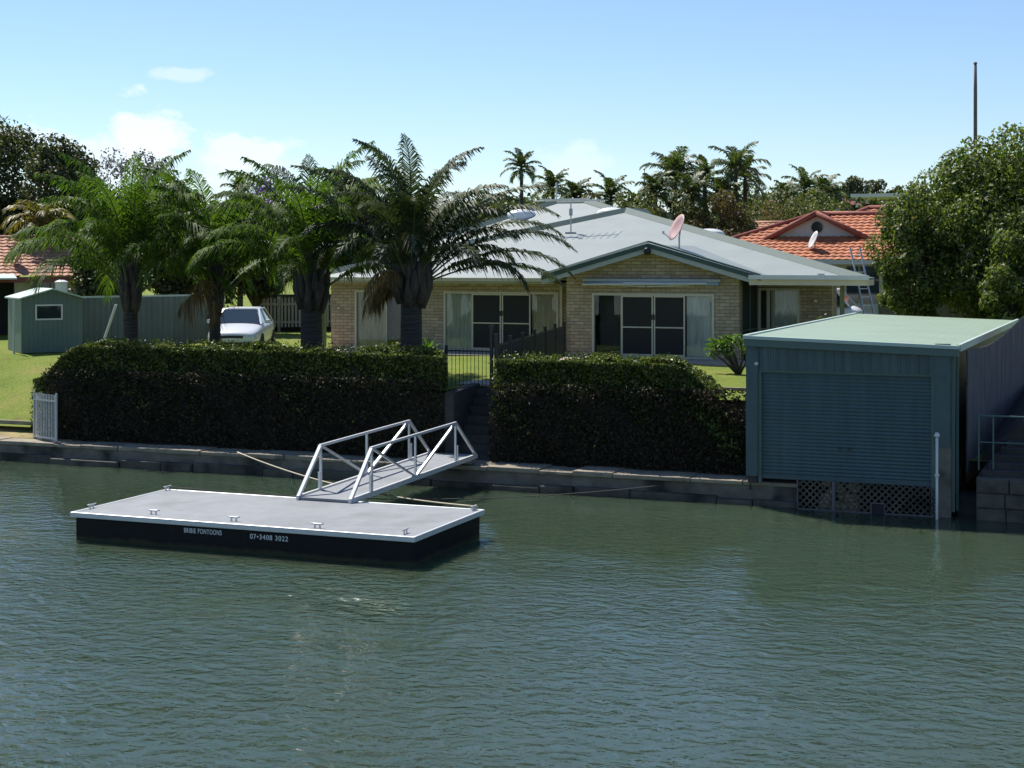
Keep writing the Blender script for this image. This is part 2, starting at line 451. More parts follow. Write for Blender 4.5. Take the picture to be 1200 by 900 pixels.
M['shed_roof'] = rib_mat('pale_green_sheet_roof', (.25, .325, .235), .25, 'X', rough=.5, strength=.12, vary=.05)
M['shed_fascia'] = mat('green_gutter_paint', (.07, .125, .115), .4, vary=.08, vscale=3)
M['door_slat'] = rib_mat('roller_door_steel', (.062, .102, .110), .075, 'Z', rough=.42, strength=.4, vary=.07, sharp=False, streak=.22)
M['steel'] = mat('galvanised_steel', (.42, .43, .43), .4, metal=.7, vary=.1, vscale=6)
M['alu'] = mat('brushed_aluminium', (.62, .64, .66), .35, metal=.55, vary=.05, vscale=8)
M['alu_pale'] = mat('pale_aluminium', (.60, .615, .63), .4, metal=.25, vary=.04, vscale=8)
M['deck'] = mat('grey_gritted_deck', (.23, .245, .265), .8, vary=.09, vscale=2.5, bump=.25, bscale=220, stain=(1.1, (.18, .19, .20), .5, .72))
M['float'] = mat('black_float_plastic', (.005, .006, .009), .5, vary=.2, vscale=3, stain=(2.5, (.012, .013, .012), .6, .75), spec=.2)
def weed_line(m):
    n, l = m.node_tree.nodes, m.node_tree.links; b = n['Principled BSDF']
    src = b.inputs['Base Color'].links[0].from_socket
    t = n.new('ShaderNodeTexCoord'); sx = n.new('ShaderNodeSeparateXYZ'); l.new(t.outputs['Object'], sx.inputs[0])
    nz = n.new('ShaderNodeTexNoise'); nz.inputs['Scale'].default_value = 4; nz.inputs['Detail'].default_value = 6; l.new(t.outputs['Object'], nz.inputs['Vector'])
    a = n.new('ShaderNodeMath'); a.operation = 'MULTIPLY_ADD'; a.inputs[1].default_value = -.16; l.new(nz.outputs['Fac'], a.inputs[0]); l.new(sx.outputs['Z'], a.inputs[2])
    r = n.new('ShaderNodeMapRange'); r.inputs['From Min'].default_value = .03; r.inputs['From Max'].default_value = -.03; l.new(a.outputs[0], r.inputs['Value'])
    mx = n.new('ShaderNodeMix'); mx.data_type = 'RGBA'; l.new(r.outputs['Result'], mx.inputs['Factor']); l.new(src, mx.inputs['A']); mx.inputs['B'].default_value = (.035, .038, .02, 1)
    l.new(mx.outputs['Result'], b.inputs['Base Color'])
weed_line(M['float'])
M['letter'] = mat('white_stencil_paint', (.86, .88, .92), .6, vary=.2, vscale=60)
M['rope'] = mat('pale_mooring_rope', (.55, .48, .36), .9, vary=.2, vscale=30)
M['rope_dark'] = mat('wet_dark_rope', (.10, .095, .08), .9, vary=.2, vscale=30)
M['black'] = mat('black_powder_coat', (.010, .010, .012), .4, vary=.2)
M['dark'] = mat('dark_void_fill', (.02, .02, .02), .8, vary=.2)
M['palm_bark'] = mat('ringed_palm_bark', (.045, .041, .040), .95, vary=.45, vscale=5, bump=1, bscale=10, vstretch=(.4, .4, 5))
M['leaf_base'] = mat('old_leaf_bases', (.07, .058, .05), .9, vary=.5, vscale=6, bump=1, bscale=12, vstretch=(3, 3, .5))
M['bark'] = mat('tree_bark', (.09, .072, .055), .95, vary=.4, vscale=6, bump=1, bscale=12, vstretch=(2, 2, .5))
M['stalk'] = mat('pale_frond_stalk', (.10, .12, .055), .6, vary=.25, vscale=4)
M['dry_stalk'] = mat('dry_frond_stalk', (.25, .18, .10), .8, vary=.25, vscale=4)
M['frond_dark'] = leaf_mat('blue_green_frond', [(.020, .036, .018), (.034, .055, .026), (.050, .070, .034), (.075, .09, .04)], .22, .55, .25)
M['frond_green'] = leaf_mat('fresh_green_frond', [(.03, .06, .014), (.055, .10, .018), (.085, .135, .024), (.07, .12, .022)], .40, .6, .18)
M['frond_dry'] = leaf_mat('dry_brown_frond', [(.10, .065, .03), (.20, .13, .06), (.27, .19, .09), (.14, .12, .05)], .25, .8, .15, (1.2, 1.1, .8))
M['frond_far'] = leaf_mat('distant_palm_frond', [(.04, .06, .025), (.07, .10, .04), (.13, .15, .07)], .3, .5, .35)
M['hedge'] = leaf_mat('hedge_leaf', [(.016, .028, .007), (.045, .07, .013), (.10, .13, .024), (.20, .22, .05)], .24, .45, .3)
M['creeper'] = leaf_mat('dry_creeper_leaf', [(.018, .020, .011), (.03, .028, .017), (.07, .05, .03), (.025, .036, .014)], .15, .7, .2, (1.2, 1.1, .7))
M['tree_broad'] = leaf_mat('broad_tree_leaf', [(.036, .06, .016), (.07, .105, .026), (.12, .15, .04), (.19, .205, .075)], .38, .5, .3)
M['tree_dark'] = leaf_mat('dark_tree_leaf', [(.02, .03, .012), (.038, .05, .02), (.065, .075, .03), (.115, .11, .05)], .3, .5, .35)
M['tree_lilac'] = leaf_mat('grey_lilac_leaf', [(.11, .095, .12), (.15, .14, .14), (.09, .10, .07), (.13, .12, .13)], .25, .7, .2, (1.1, 1.05, 1.1))
M['blossom'] = leaf_mat('purple_blossom', [(.24, .13, .38), (.33, .20, .47), (.16, .11, .26), (.07, .08, .05)], .3, .7, .2, (1.1, .9, 1.3))
M['bush'] = leaf_mat('mixed_bush_leaf', [(.035, .055, .016), (.075, .10, .03), (.14, .15, .055), (.22, .20, .09)], .25, .55, .35)
M['bush_pink'] = leaf_mat('reddish_bush_leaf', [(.06, .07, .03), (.13, .10, .05), (.18, .12, .07), (.08, .09, .03)], .25, .6, .3)
M['gold_palm'] = leaf_mat('golden_palm_leaf', [(.09, .10, .02), (.15, .14, .03), (.19, .15, .04)], .3, .5, .35)
M['fresh'] = leaf_mat('bright_young_leaf', [(.06, .12, .02), (.10, .17, .03), (.14, .20, .05)], .3, .4, .4)
M['tile_red'] = mat('orange_roof_tile', (.41, .14, .062), .75, vary=.35, vscale=2.6, bump=.4, bscale=30)
M['tile_pink'] = mat('faded_terracotta_tile', (.40, .20, .125), .8, vary=.25, vscale=3, bump=.4, bscale=30)
M['tile_pale'] = mat('pale_pink_tile', (.50, .27, .18), .8, vary=.2, vscale=3, bump=.4, bscale=30)
M['hip_tile'] = mat('dark_red_hip_tile', (.24, .07, .045), .8, vary=.3, vscale=5)
M['render_wall'] = mat('pale_rendered_wall', (.55, .53, .47), .8, vary=.08)
M['red_gutter'] = mat('maroon_gutter', (.22, .05, .045), .5, vary=.1)
M['garden_shed'] = rib_mat('sage_green_sheeting', (.12, .17, .15), .16, 'X', rough=.55, strength=.8)
M['garden_shed_lit_side'] = rib_mat('sage_green_lit_sheeting', (.14, .20, .15), .16, 'Y', rough=.55, strength=.8)  # lighter copy of the front sheeting, sunlight put into the colour
M['garden_roof'] = mat('pale_green_shed_roof', (.40, .50, .45), .5, vary=.08)
M['colorbond'] = rib_mat('sage_fence_sheeting', (.12, .15, .128), .22, 'X', rough=.6, strength=1.0, vary=.15)
M['timber_grey'] = mat('silvered_paling_timber', (.13, .12, .125), .9, vary=.3, vscale=3, bump=.6, bscale=20, vstretch=(6, 6, .5))
M['picket'] = mat('white_picket_paint', (.38, .36, .33), .7, vary=.12)
M['post_green'] = mat('weathered_pine_post', (.23, .23, .12), .9, vary=.25, vscale=5, vstretch=(3, 3, .5))
M['car_silver'] = mat('silver_car_paint', (.66, .67, .69), .25, metal=.15, vary=.03)
M['van_white'] = mat('white_van_paint', (.75, .76, .77), .25, vary=.03)
M['car_glass'] = mat('dark_car_glass', (.02, .03, .035), .05, vary=.1, spec=.8)
M['rubber'] = mat('tyre_rubber', (.018, .018, .018), .85, vary=.2)
M['lamp_glass'] = mat('clear_headlamp', (.45, .48, .5), .1, vary=.1)
M['dish_pink'] = mat('faded_pink_dish', (.44, .28, .265), .5, vary=.08)
M['dish_grey'] = mat('pale_grey_dish', (.55, .55, .54), .5, vary=.08)
M['awning'] = mat('blue_white_awning_cloth', (.33, .40, .52), .7, vary=.15, vscale=3, vstretch=(.3, 6, 6))
M['rubble'] = mat('pale_rubble', (.55, .44, .27), .9, vary=.3, vscale=5, bump=.8, bscale=9)
M['skylight'] = mat('white_acrylic_dome', (.72, .73, .72), .3, vary=.03)

# ------------------------------------------------------------------ foliage helpers
def leaves(rng, P, size, nrm=None, aspect=.5, bend=.25, up=.0):
    """Kite shaped leaves: P (N,3) centres, size scalar or (N,), nrm optional preferred normals. Returns verts, quads."""
    N = len(P); size = np.broadcast_to(np.asarray(size, dtype=np.float64), (N,))[:, None]
    n = rng.normal(size=(N, 3))
    if nrm is not None: n = n * .75 + nrm * 1.0
    n[:, 2] += up
    n /= np.linalg.norm(n, axis=1)[:, None] + 1e-9
    t = rng.normal(size=(N, 3)); t -= n * (t * n).sum(1)[:, None]; t /= np.linalg.norm(t, axis=1)[:, None] + 1e-9
    s = np.cross(n, t)
    a = P - t * size * .5
    b = P + s * size * aspect * .5 + n * size * bend * .3
    c = P + t * size * .5 - n * size * bend * .4
    d = P - s * size * aspect * .5 + n * size * bend * .3
    V = np.stack([a, b, c, d], 1).reshape(-1, 3)
    Q = np.arange(4 * N).reshape(-1, 4)
    return V, Q
class Leafy:
    def __init__(self): self.V, self.Q, self.mi, self.n = [], [], [], 0
    def add(self, V, Q, mi=0):
        self.V.append(V); self.Q.append(Q + self.n); self.n += len(V); self.mi.append(np.full(len(Q), mi))
    def build(self, name, mats, parent=None, local=False):
        return np_build(name, np.concatenate(self.V), np.concatenate(self.Q), mats, parent, np.concatenate(self.mi), local=local)
def frond(L, rng, base, az, el0, length, droop, lw, n=46, width=.035, hang=.35, fold=.35, mi=0, smi=1, stalk=.03, start=.16, twist=0., pw=1.4):
    S = 16
    t = np.linspace(0, 1, S)
    el = el0 - droop * t ** pw
    azs = az + twist * t ** 1.5
    d = np.stack([np.cos(el) * np.cos(azs), np.cos(el) * np.sin(azs), np.sin(el)], 1)
    P = np.zeros((S, 3)); P[0] = base
    P[1:] = base + np.cumsum((d[:-1] + d[1:]) / 2 * length / (S - 1), axis=0)
    side = np.stack([-np.sin(azs), np.cos(azs), 0 * azs], 1)
    up = np.cross(d, side) * -1
    up = np.where(up[:, 2:3] < -1, -up, up)
    tt = np.linspace(start, 1, n)
    def ip(A): return np.stack([np.interp(tt, t, A[:, k]) for k in range(3)], 1)
    p, dd, ss, uu = ip(P), ip(d), ip(side), ip(up)
    if uu[:, 2].mean() < 0: uu = -uu
    q = (tt - start) / (1 - start)
    ln = lw * (.35 + .65 * np.sin(np.pi * np.clip(.12 + .80 * q, 0, 1)) ** .7) * (1 - .55 * np.clip((q - .75) / .25, 0, 1))
    a = R(28) + R(42) * q
    for sgn in (-1, 1):
        j = rng.uniform(-.12, .12, n)
        l_ = ln * rng.uniform(.8, 1.1, n)
        D = ss * (sgn * np.cos(a + j))[:, None] + dd * np.sin(a + j)[:, None] + uu * (fold + rng.uniform(-.15, .15, n))[:, None]
        D /= np.linalg.norm(D, axis=1)[:, None]
        mid = p + D * (l_ * .55)[:, None]; mid[:, 2] -= hang * l_ * .12
        tip = p + D * l_[:, None]; tip[:, 2] -= hang * l_ * rng.uniform(.5, 1.1, n)
        w = dd * (width * .5)
        V = np.stack([p - w * .6, p + w * .6, mid - w, mid + w, tip - w * .12, tip + w * .12], 1).reshape(-1, 3)
        k = np.arange(n)[:, None] * 6
        Q = np.concatenate([k + np.array([[0, 1, 3, 2]]), k + np.array([[2, 3, 5, 4]])])
        L.add(V, Q, mi)
    # stalk, four sided and tapering
    r = stalk * (1 - .85 * t)
    ring = np.stack([P + side * r[:, None], P + up * r[:, None] * .7, P - side * r[:, None], P - up * r[:, None] * .7], 1).reshape(-1, 3)
    Q = []
    for i in range(S - 1):
        for k in range(4):
            k2 = (k + 1) % 4
            Q.append((i * 4 + k, i * 4 + k2, i * 4 + 4 + k2, i * 4 + 4 + k))
    L.add(ring, np.array(Q), smi)

def tree(name, label, x, d, top_y, half_px, mat_, leaf=.2, n=6000, clumps=40, base=G, low=.3, group=None, seed=0, squash=1., cat='tree', trunk_r=.16, bark='bark', shell=.55, spiky=1., cr=None):
    rng = np.random.default_rng(seed + int(x) * 7 + int(top_y))
    u, v = pd(x, d)
    top = zat(top_y, u, v); Rx = half_px * d / F
    z0 = base + (top - base) * low
    cz, rz = (top + z0) / 2, (top - z0) / 2
    root = thing(name, label, cat, (u, v, base), group)
    L = Leafy()
    cc = rng.normal(size=(clumps, 3)); cc /= np.linalg.norm(cc, axis=1)[:, None]
    rad = (shell + (1 - shell) * rng.uniform(0, 1, clumps) ** .6)
    rad *= rng.uniform(.8, 1.06, clumps)
    cc = cc * rad[:, None] * np.array([Rx * .82, Rx * .82 * squash, rz * .85])
    cc += np.array([u, v, cz])
    crad = cr if cr else .27 * min(Rx, rz) + .08 * max(Rx, rz)
    per = max(8, n // clumps)
    for c in cc:
        k = int(per * rng.uniform(.6, 1.4))
        q = rng.normal(size=(k, 3)); q /= np.linalg.norm(q, axis=1)[:, None]
        rr = rng.uniform(.45, 1.05, k) ** .7
        ax = np.array([1, 1, .72]) * crad * rng.uniform(.7, 1.25)
        p = c + q * rr[:, None] * ax
        L.add(*leaves(rng, p, leaf * rng.uniform(.6, 1.3, k), nrm=q * .8 + np.array([0, 0, .5]), aspect=.55 / spiky))
    Z = np.concatenate([q[:, 2] for q in L.V]); k_ = (top - z0) / (np.percentile(Z, 99.3) - z0)
    for q in L.V: q[:, 2] = z0 + (q[:, 2] - z0) * k_
    cc[:, 2] = z0 + (cc[:, 2] - z0) * k_
    L.build('crown', mat_, root)
    tb = MB()
    fork = np.array([u, v, base + (top - base) * max(.16, low * .75)])
    tb.tube([(u, v, base - .15), (u + .05, v, (base + fork[2]) / 2), tuple(fork)], [trunk_r * 1.25, trunk_r, trunk_r * .8], 8)
    for c in cc[rng.permutation(clumps)[:min(clumps, 14)]]:
        m = fork * .45 + c * .55; m[2] -= .08 * rz
        tb.tube([tuple(fork), tuple(m), tuple(c)], [trunk_r * .55, trunk_r * .32, trunk_r * .1], 5)
    tb.build('trunk', M[bark], root, smooth=True)
    return root

# ------------------------------------------------------------------ water, land, seawall
w = MB(); w.quad((-900, -500, 0), (900, -500, 0), (900, 60, 0), (-900, 60, 0))
struct(w.build('water', M['water']))

V_WALL = 32.2
def sst(a, b, x):
    t = min(1, max(0, (x - a) / (b - a))); return t * t * (3 - 2 * t)
def land_z(u, v):
    z = G
    k = 1 - sst(-26.9, -25.7, u)
    z = z + k * ((.74 + 1.36 * min(1, max(0, (v - 33.75) / 6.5))) - z)
    k = sst(-2.95, -2.90, u)
    z = z + k * ((1.0 + 1.1 * sst(33.5, 38, v)) - z)
    return z + .03 * math.sin(u * 1.3 + v * .7) * (1 if v > 36 else 0)
us = [-3000, -600, -200, -90, -60] + list(np.arange(-48, -26.9, .6)) + [-26.9, -26.5, -26.1, -25.7] + list(np.arange(-25, -15.2, .7)) + [-14.8, -13.62] + \
     list(np.arange(-13, -7.4, .7)) + [-7.25, -2.95, -2.9, -2.75, -2.55] + list(np.arange(-2, 12, .8)) + [20, 60, 200, 600, 3000]
vs_ = [33.3, 33.5, 33.75, 34.2, 34.65] + list(np.arange(35.2, 44.5, .6)) + [44.6, 46, 48, 51, 55, 60, 70, 90, 130, 250, 600, 1500, 3500]
lv, lf = [], []
for vv in vs_:
    for uu in us: lv.append((uu, vv, land_z(uu, vv)))
nu = len(us)
for j in range(len(vs_) - 1):
    for i in range(nu - 1):
        um, vm = (us[i] + us[i + 1]) / 2, (vs_[j] + vs_[j + 1]) / 2
        if -14.8 < um < -13.62 and vm < 34.65: continue
        if -7.25 < um < -2.95 and vm < 44.55: continue
        lf.append((j * nu + i, j * nu + i + 1, (j + 1) * nu + i + 1, (j + 1) * nu + i))
lm = MB(); lm.add(lv, lf); struct(lm.build('ground', M['lawn'], smooth=True))

# seawall: body, irregular capping, footing
u_end = pv(935, V_WALL)
sw = thing('seawall', 'long low weathered concrete canal wall with pale capping under the hedges', 'seawall', (-17, V_WALL, 0))
b = MB(); b.box(-120, u_end, V_WALL + .05, 33.28, -1.2, .40)
b.build('wall_body', M['concrete'], sw)
b = MB(); rr = random.Random(3)
x = -120.
while x < u_end:
    ln = rr.uniform(.8, 1.9); x1 = min(u_end, x + ln)
    o = rr.uniform(-.04, .04)
    b.box(x + .006, x1 - .006, V_WALL + o, 33.28, .402, .49 + rr.uniform(-.02, .03))
    x = x1
b.build('capping', M['seawall_cap'], sw, bevel=.02)
b = MB(); rr = random.Random(5); x = -60.
while x < u_end:
    ln = rr.uniform(.7, 2.2); x1 = min(u_end, x + ln)
    b.box(x + .01, x1 - .01, V_WALL - rr.uniform(.03, .16), V_WALL + .1, -1.0, rr.uniform(.10, .22)); x = x1
b.build('footing', M['tide'], sw, bevel=.03)

# retaining wall of the raised garden
b = MB()
for (a, c) in ((-26.2, -14.8), (-13.62, -7.36)):
    b.box(a, c, 33.29, 33.42, .3, 2.02)
tag(b.build('retaining_wall', M['earth']), 'dark earth and stone retaining wall below the clipped hedges', 'retaining wall')

# sandy strip and timber edging at the far left
b = MB()
n = 22
vs2 = []
for i in range(n + 1):
    u = -60 + (33.6) * i / n
    vs2 += [(u, V_WALL + .62, .505), (u, 33.3, .60), (u, 33.78, .70)]
fs2 = []
for i in range(n):
    for k in range(2):
        fs2.append((i * 3 + k, i * 3 + 3 + k, i * 3 + 4 + k, i * 3 + 1 + k))
b.add(vs2, fs2); struct(b.build('path', M['sand']))
b = MB(); b.box(-60, -26.75, 33.72, 33.82, .58, .84); b.box(-26.9, -26.78, 33.66, 33.74, .5, .92)
tag(b.build('garden_edging', M['seawall_cap'], bevel=.01), 'pale timber edging along the foot of the left lawn', 'edging')

# paving along the house and pale edging strip on the lawn by the boat shed
b = MB(); b.box(-25.9, -16.3, 45.2, 46.9, G - .1, G + .05); b.box(-16.3, -9.2, 43.9, 45.62, G - .1, G + .05); b.box(-15.2, -14.2, 34.8, 36.0, G - .1, G + .035)
struct(b.build('pavement', M['paving']))
ed = gp(846, 457, G)
b = MB(); b.box(ed.x - 1.5, -7.6, ed.y - .06, ed.y + .06, G - .05, G + .07)
tag(b.build('lawn_edging', M['seawall_cap']), 'thin pale edging strip on the lawn beside the boat shed', 'edging')

# ------------------------------------------------------------------ steps, gate and pool fence
st = thing('garden_steps', 'dark concrete steps dropping through the gap between the two hedges', 'steps', (-14.2, 33.3, .45))
b = MB()
for i in range(8):
    v0 = 33.22 + i * .19
    b.box(-14.55, -13.64, v0, 34.8, .42 + i * .205 - (.2 if i else 0), .42 + (i + 1) * .205)
b.build('step_block', M['dark_concrete'], st)
b = MB(); b.prism([(-14.78, 33.2, .42), (-14.78, 34.8, .42), (-14.78, 34.8, 2.16), (-14.78, 33.2, 2.05)], (.225, 0, 0))
b.build('side_wall', M['dark_concrete'], st)

def tubular_panel(mb, a, c, z0, z1, rails=(.08, .92), gap=.095, r=.008):
    a, c = Vector(a), Vector(c); ln = (c - a).length; n = max(2, int(ln / gap))
    for q in rails:
        z = z0 + (z1 - z0) * q
        mb.bar((a.x, a.y, z), (c.x, c.y, z), .035, .035)
    for i in range(1, n):
        p = a.lerp(c, i / n)
        mb.tube([(p.x, p.y, z0), (p.x, p.y, z1)], r, 5)
gu0, gu1 = pv(523, 34.75), pv(576, 34.75)
gt = thing('pool_gate', 'black tubular gate at the head of the steps between the hedges', 'gate', (gu0, 34.75, G))
b = MB(); tubular_panel(b, (gu0 + .05, 34.75, 0), (gu1 - .04, 34.75, 0), G - .08, G + .90, (.04, .95)); b.build('gate_panel', M['black'], gt)
b = MB(); b.box(gu0 - .03, gu0 + .03, 34.72, 34.78, G - .3, G + .98); b.build('hinge_post', M['black'], gt)
b = MB(); b.box(gu1 - .035, gu1 + .035, 34.715, 34.785, G - .3, G + 1.42); b.box(gu1 - .05, gu1 + .05, 34.70, 34.80, G + 1.42, G + 1.5); b.build('latch_post', M['black'], gt)
fa, fb = Vector((gu1 + .10, 34.8, 0)), Vector((-16.16, 45.5, 0))
fe = thing('pool_fence', 'black tubular fence running from the gate back to the brick gable', 'fence', (fa.x, fa.y, G))
for i in range(7):
    p = fa.lerp(fb, i / 6)
    zt = G + (1.12 if i else 1.25)
    b = MB(); b.box(p.x - .035, p.x + .035, p.y - .035, p.y + .035, G - .1, zt); b.box(p.x - .045, p.x + .045, p.y - .045, p.y + .045, zt, zt + .03)
    b.build('fence_post', M['black'], fe)
    if i < 6:
        q = fa.lerp(fb, (i + 1) / 6); b = MB(); tubular_panel(b, p, q, G + .05, G + 1.02, (.03, .96), .09, .009); b.build('fence_panel', M['black'], fe)

# small white gate at left end of the hedge
p0, p1 = pd(40, 40.3), pd(66, 39.6)
wg = thing('white_fence_panel', 'small white tubular fence panel at the left end of the hedge', 'fence', (p0[0], p0[1], .5))
a_, c_ = Vector((p0[0], p0[1], 0)), Vector((p1[0], p1[1], 0))
b = MB(); tubular_panel(b, a_, c_, .52, 1.70, (.04, .86), .075, .012); tubular_panel(b, a_, a_ + Vector((.1, .9, 0)), .6, 1.70, (.04, .86), .09, .012); b.build('panel', M['trim_white'], wg)
for q in (a_, c_): MB().box(q.x - .02, q.x + .02, q.y - .02, q.y + .02, .45, 1.74).build('post', M['trim_white'], wg)

# ------------------------------------------------------------------ hedges
def hedge(name, label, u0, u1, v0, v1, topf, zbot, n, seed, skew=0.):
    rng = np.random.default_rng(seed)
    root = thing(name, label, 'hedge', ((u0 + u1) / 2, (v0 + v1) / 2, zbot))
    # woody core, lumpy, kept well inside the leaves
    nx, vs, fs = 40, [], []
    for i in range(nx + 1):
        u = u0 + .12 + (u1 - u0 - .24) * i / nx
        t = topf(u) - .16 + rng.uniform(-.04, .04)
        vs += [(u, v0 + .16, zbot), (u, v0 + .12 + rng.uniform(0, .06), max(zbot, t - .5)), (u, v0 + .16, t), (u - skew * 1.1 * (i == nx), v1 - .12, t), (u - skew * 1.1 * (i == nx), v1 - .12, zbot)]
    for i in range(nx):
        for k in range(4): fs.append((i * 5 + k, i * 5 + k + 1, i * 5 + 6 + k, i * 5 + 5 + k))
    fs += [(0, 1, 2, 3, 4), tuple(nx * 5 + k for k in (4, 3, 2, 1, 0))]
    MB().add(vs, fs).build('branch_core', M['earth'], root)
    L = Leafy()
    def lump(u, v): return .07 * np.sin(u * 1.3 + v) + .06 * np.sin(u * 4.1 + 1.7 * v + seed) + .03 * np.sin(u * 11 + v * 7)
    tf = np.vectorize(topf)
    k = int(n * .5)                                                    # clipped top
    u = rng.uniform(u0, u1, k); v = rng.uniform(v0, v1, k)
    z = tf(u) + lump(u, v) - np.abs(rng.normal(0, .07, k)) + .02; u = u - skew * (v - v0) * np.clip((u - u0) / (u1 - u0) * 3 - 2, 0, 1)
    L.add(*leaves(rng, np.stack([u, v, z], 1), rng.uniform(.05, .105, k), np.array([0, 0, .6]), .55))
    k = int(n * .42)                                                   # face towards the water
    u = rng.uniform(u0, u1, k); z = np.maximum(tf(u) - rng.exponential(.42, k), zbot + rng.uniform(0, .8, k)); h = (z - zbot) / (tf(u) - zbot)
    v = v0 + lump(u, z * 2) * 1.2 + np.abs(rng.normal(0, .07, k)) - .06 - .20 * np.clip(1.4 * (1 - h) - .3, 0, 1)
    L.add(*leaves(rng, np.stack([u, v, z], 1), rng.uniform(.05, .105, k), np.array([0, -.6, .3]), .55))
    k = int(n * .08)                                                   # two ends
    e = rng.integers(0, 2, k); u = np.where(e == 0, u0 + rng.normal(0, .08, k), u1 + rng.normal(0, .05, k)); v = rng.uniform(v0, v1, k); u = u - skew * (v - v0) * e
    z = zbot + (tf(np.clip(u, u0, u1)) - zbot) * rng.uniform(0, 1, k)
    L.add(*leaves(rng, np.stack([u, v, z], 1), rng.uniform(.05, .1, k), None, .55))
    for i in range(int((u1 - u0) * 22)):                                # unclipped shoots
        uu, v_ = rng.uniform(u0, u1 - skew), rng.uniform(v0 + .1, v1 - .1); kk = 7
        hh = rng.uniform(.05, .2)
        p = np.stack([uu + rng.normal(0, .03, kk), v_ + rng.normal(0, .03, kk), topf(uu) + np.linspace(0, hh, kk)], 1)
        L.add(*leaves(rng, p, rng.uniform(.05, .09, kk), None, .5))
    L.build('leaves', M['hedge'], root)
    return root
def top_left(u):
    return 2.0 + .95 * sst(-26.9, -25.2, u) - .04 * sst(-20, -15, u)
def top_right(u):
    return 2.86 - 1.15 * sst(-9.4, -7.55, u) ** 1.2
hedge('hedge', 'long clipped green hedge left of the steps under the palms', -26.75, -14.86, 33.33, 34.5, top_left, .75, 52000, 1, .50)
hedge('hedge', 'shorter clipped green hedge between the steps and the boat shed', -13.55, -7.62, 33.33, 34.5, top_right, .75, 30000, 2)
rng = np.random.default_rng(11)
L = Leafy()
for (u0, u1, k) in ((-26.2, -14.85, 16000), (-13.6, -7.5, 9000)):
    u = rng.uniform(u0, u1, k); z = .5 + 1.85 * rng.uniform(0, 1, k) ** 1.15
    v = 33.24 - .10 * np.sin(u * 1.9 + z * 2) ** 2 - np.abs(rng.normal(0, .07, k)) - .10 * np.maximum(0, 2 - z) / 1.5 - .10 * (z > 1.95)
    L.add(*leaves(rng, np.stack([u, v, z], 1), rng.uniform(.05, .13, k), np.array([0, -.6, .1]), .45))
o = L.build('creeper', M['creeper']); tag(o, 'dry dark creeper covering the bank below both hedges', 'creeper', kind='stuff')

# ------------------------------------------------------------------ pontoon
PU0, PU1, PV0, PV1, PZ = -18.03, -11.0, 23.45, 26.55, .52
pt = thing('pontoon', 'floating grey pontoon with black sides and white stencilled lettering', 'pontoon', ((PU0 + PU1) / 2, (PV0 + PV1) / 2, 0))
b = MB(); b.box(PU0 + .05, PU1 - .05, PV0 + .05, PV1 - .05, PZ - .06, PZ - .004); b.build('deck', M['deck'], pt)
b = MB()
for (x0, x1, y0, y1) in ((PU0, PU1, PV0, PV0 + .06), (PU0, PU1, PV1 - .06, PV1), (PU0, PU0 + .06, PV0 + .062, PV1 - .062), (PU1 - .06, PU1, PV0 + .062, PV1 - .062)):
    b.box(x0, x1, y0, y1, PZ - .09, PZ + .006)
b.build('edge_beam', M['alu_pale'], pt, bevel=.012)
b = MB(); b.box(PU0 + .07, PU1 - .07, PV0 + .07, PV1 - .07, -.35, PZ - .092); b.build('float', M['float'], pt, bevel=.03)
def cleat(u, v, rz):
    b = MB(); M3 = Matrix.Rotation(rz, 3, 'Z'); c = Vector((u, v, PZ + .006))
    for s in (-1, 1):
        p = c + M3 @ Vector((s * .05, 0, 0)); b.lathe([(.022, 0), (.014, .02), (.014, .055)], p, 8)
    b.tube([c + M3 @ Vector((-.13, 0, .07)), c + M3 @ Vector((-.06, 0, .06)), c + M3 @ Vector((.06, 0, .06)), c + M3 @ Vector((.13, 0, .07))], [.01, .017, .017, .01], 8)
    b.build('cleat', M['alu_pale'], pt, smooth=True)
for (px, py) in ((101, 595), (198, 573.5), (180, 602.5), (274, 610.5), (372, 618.5), (475, 625), (555, 597.5)):
    p = gp(px, py, PZ); u_ = min(max(p.x, PU0 + .08), PU1 - .08); v_ = min(max(p.y, PV0 + .08), PV1 - .08)
    onside = min(abs(u_ - PU0), abs(u_ - PU1)) < min(abs(v_ - PV0), abs(v_ - PV1))
    cleat(u_, v_, R(90) if onside or py in (573.5, 595, 625, 597.5) else 0)
def lettering(text, u, z, width, v):
    cu = bpy.data.curves.new('lettering', 'FONT'); cu.body = text; cu.size = .125; cu.extrude = .002; cu.space_character = 1.15
    tmp = bpy.data.objects.new('lettering_outline', cu); C.objects.link(tmp); bpy.context.view_layer.update()
    me = bpy.data.meshes.new_from_object(tmp.evaluated_get(bpy.context.evaluated_depsgraph_get())); bpy.data.objects.remove(tmp)
    me.name = 'lettering'; me.materials.clear(); me.materials.append(M['letter'])
    o = bpy.data.objects.new('lettering', me); C.objects.link(o); bpy.context.view_layer.update()
    o.scale = (width / max(.01, o.dimensions.x), 1, 1)
    o.rotation_euler = (R(90), 0, 0); o.parent = pt
    o.location = Vector((u, v, z)) - ORG[pt.name]
lu0, lu1 = pv(213, PV0), pv(257, PV0); lettering('BRIBIE PONTOONS', lu0, .295, lu1 - lu0, PV0 + .066)
lu0, lu1 = pv(290.5, PV0), pv(335, PV0); lettering('07\u20223408 3022', lu0, .275, lu1 - lu0, PV0 + .066)

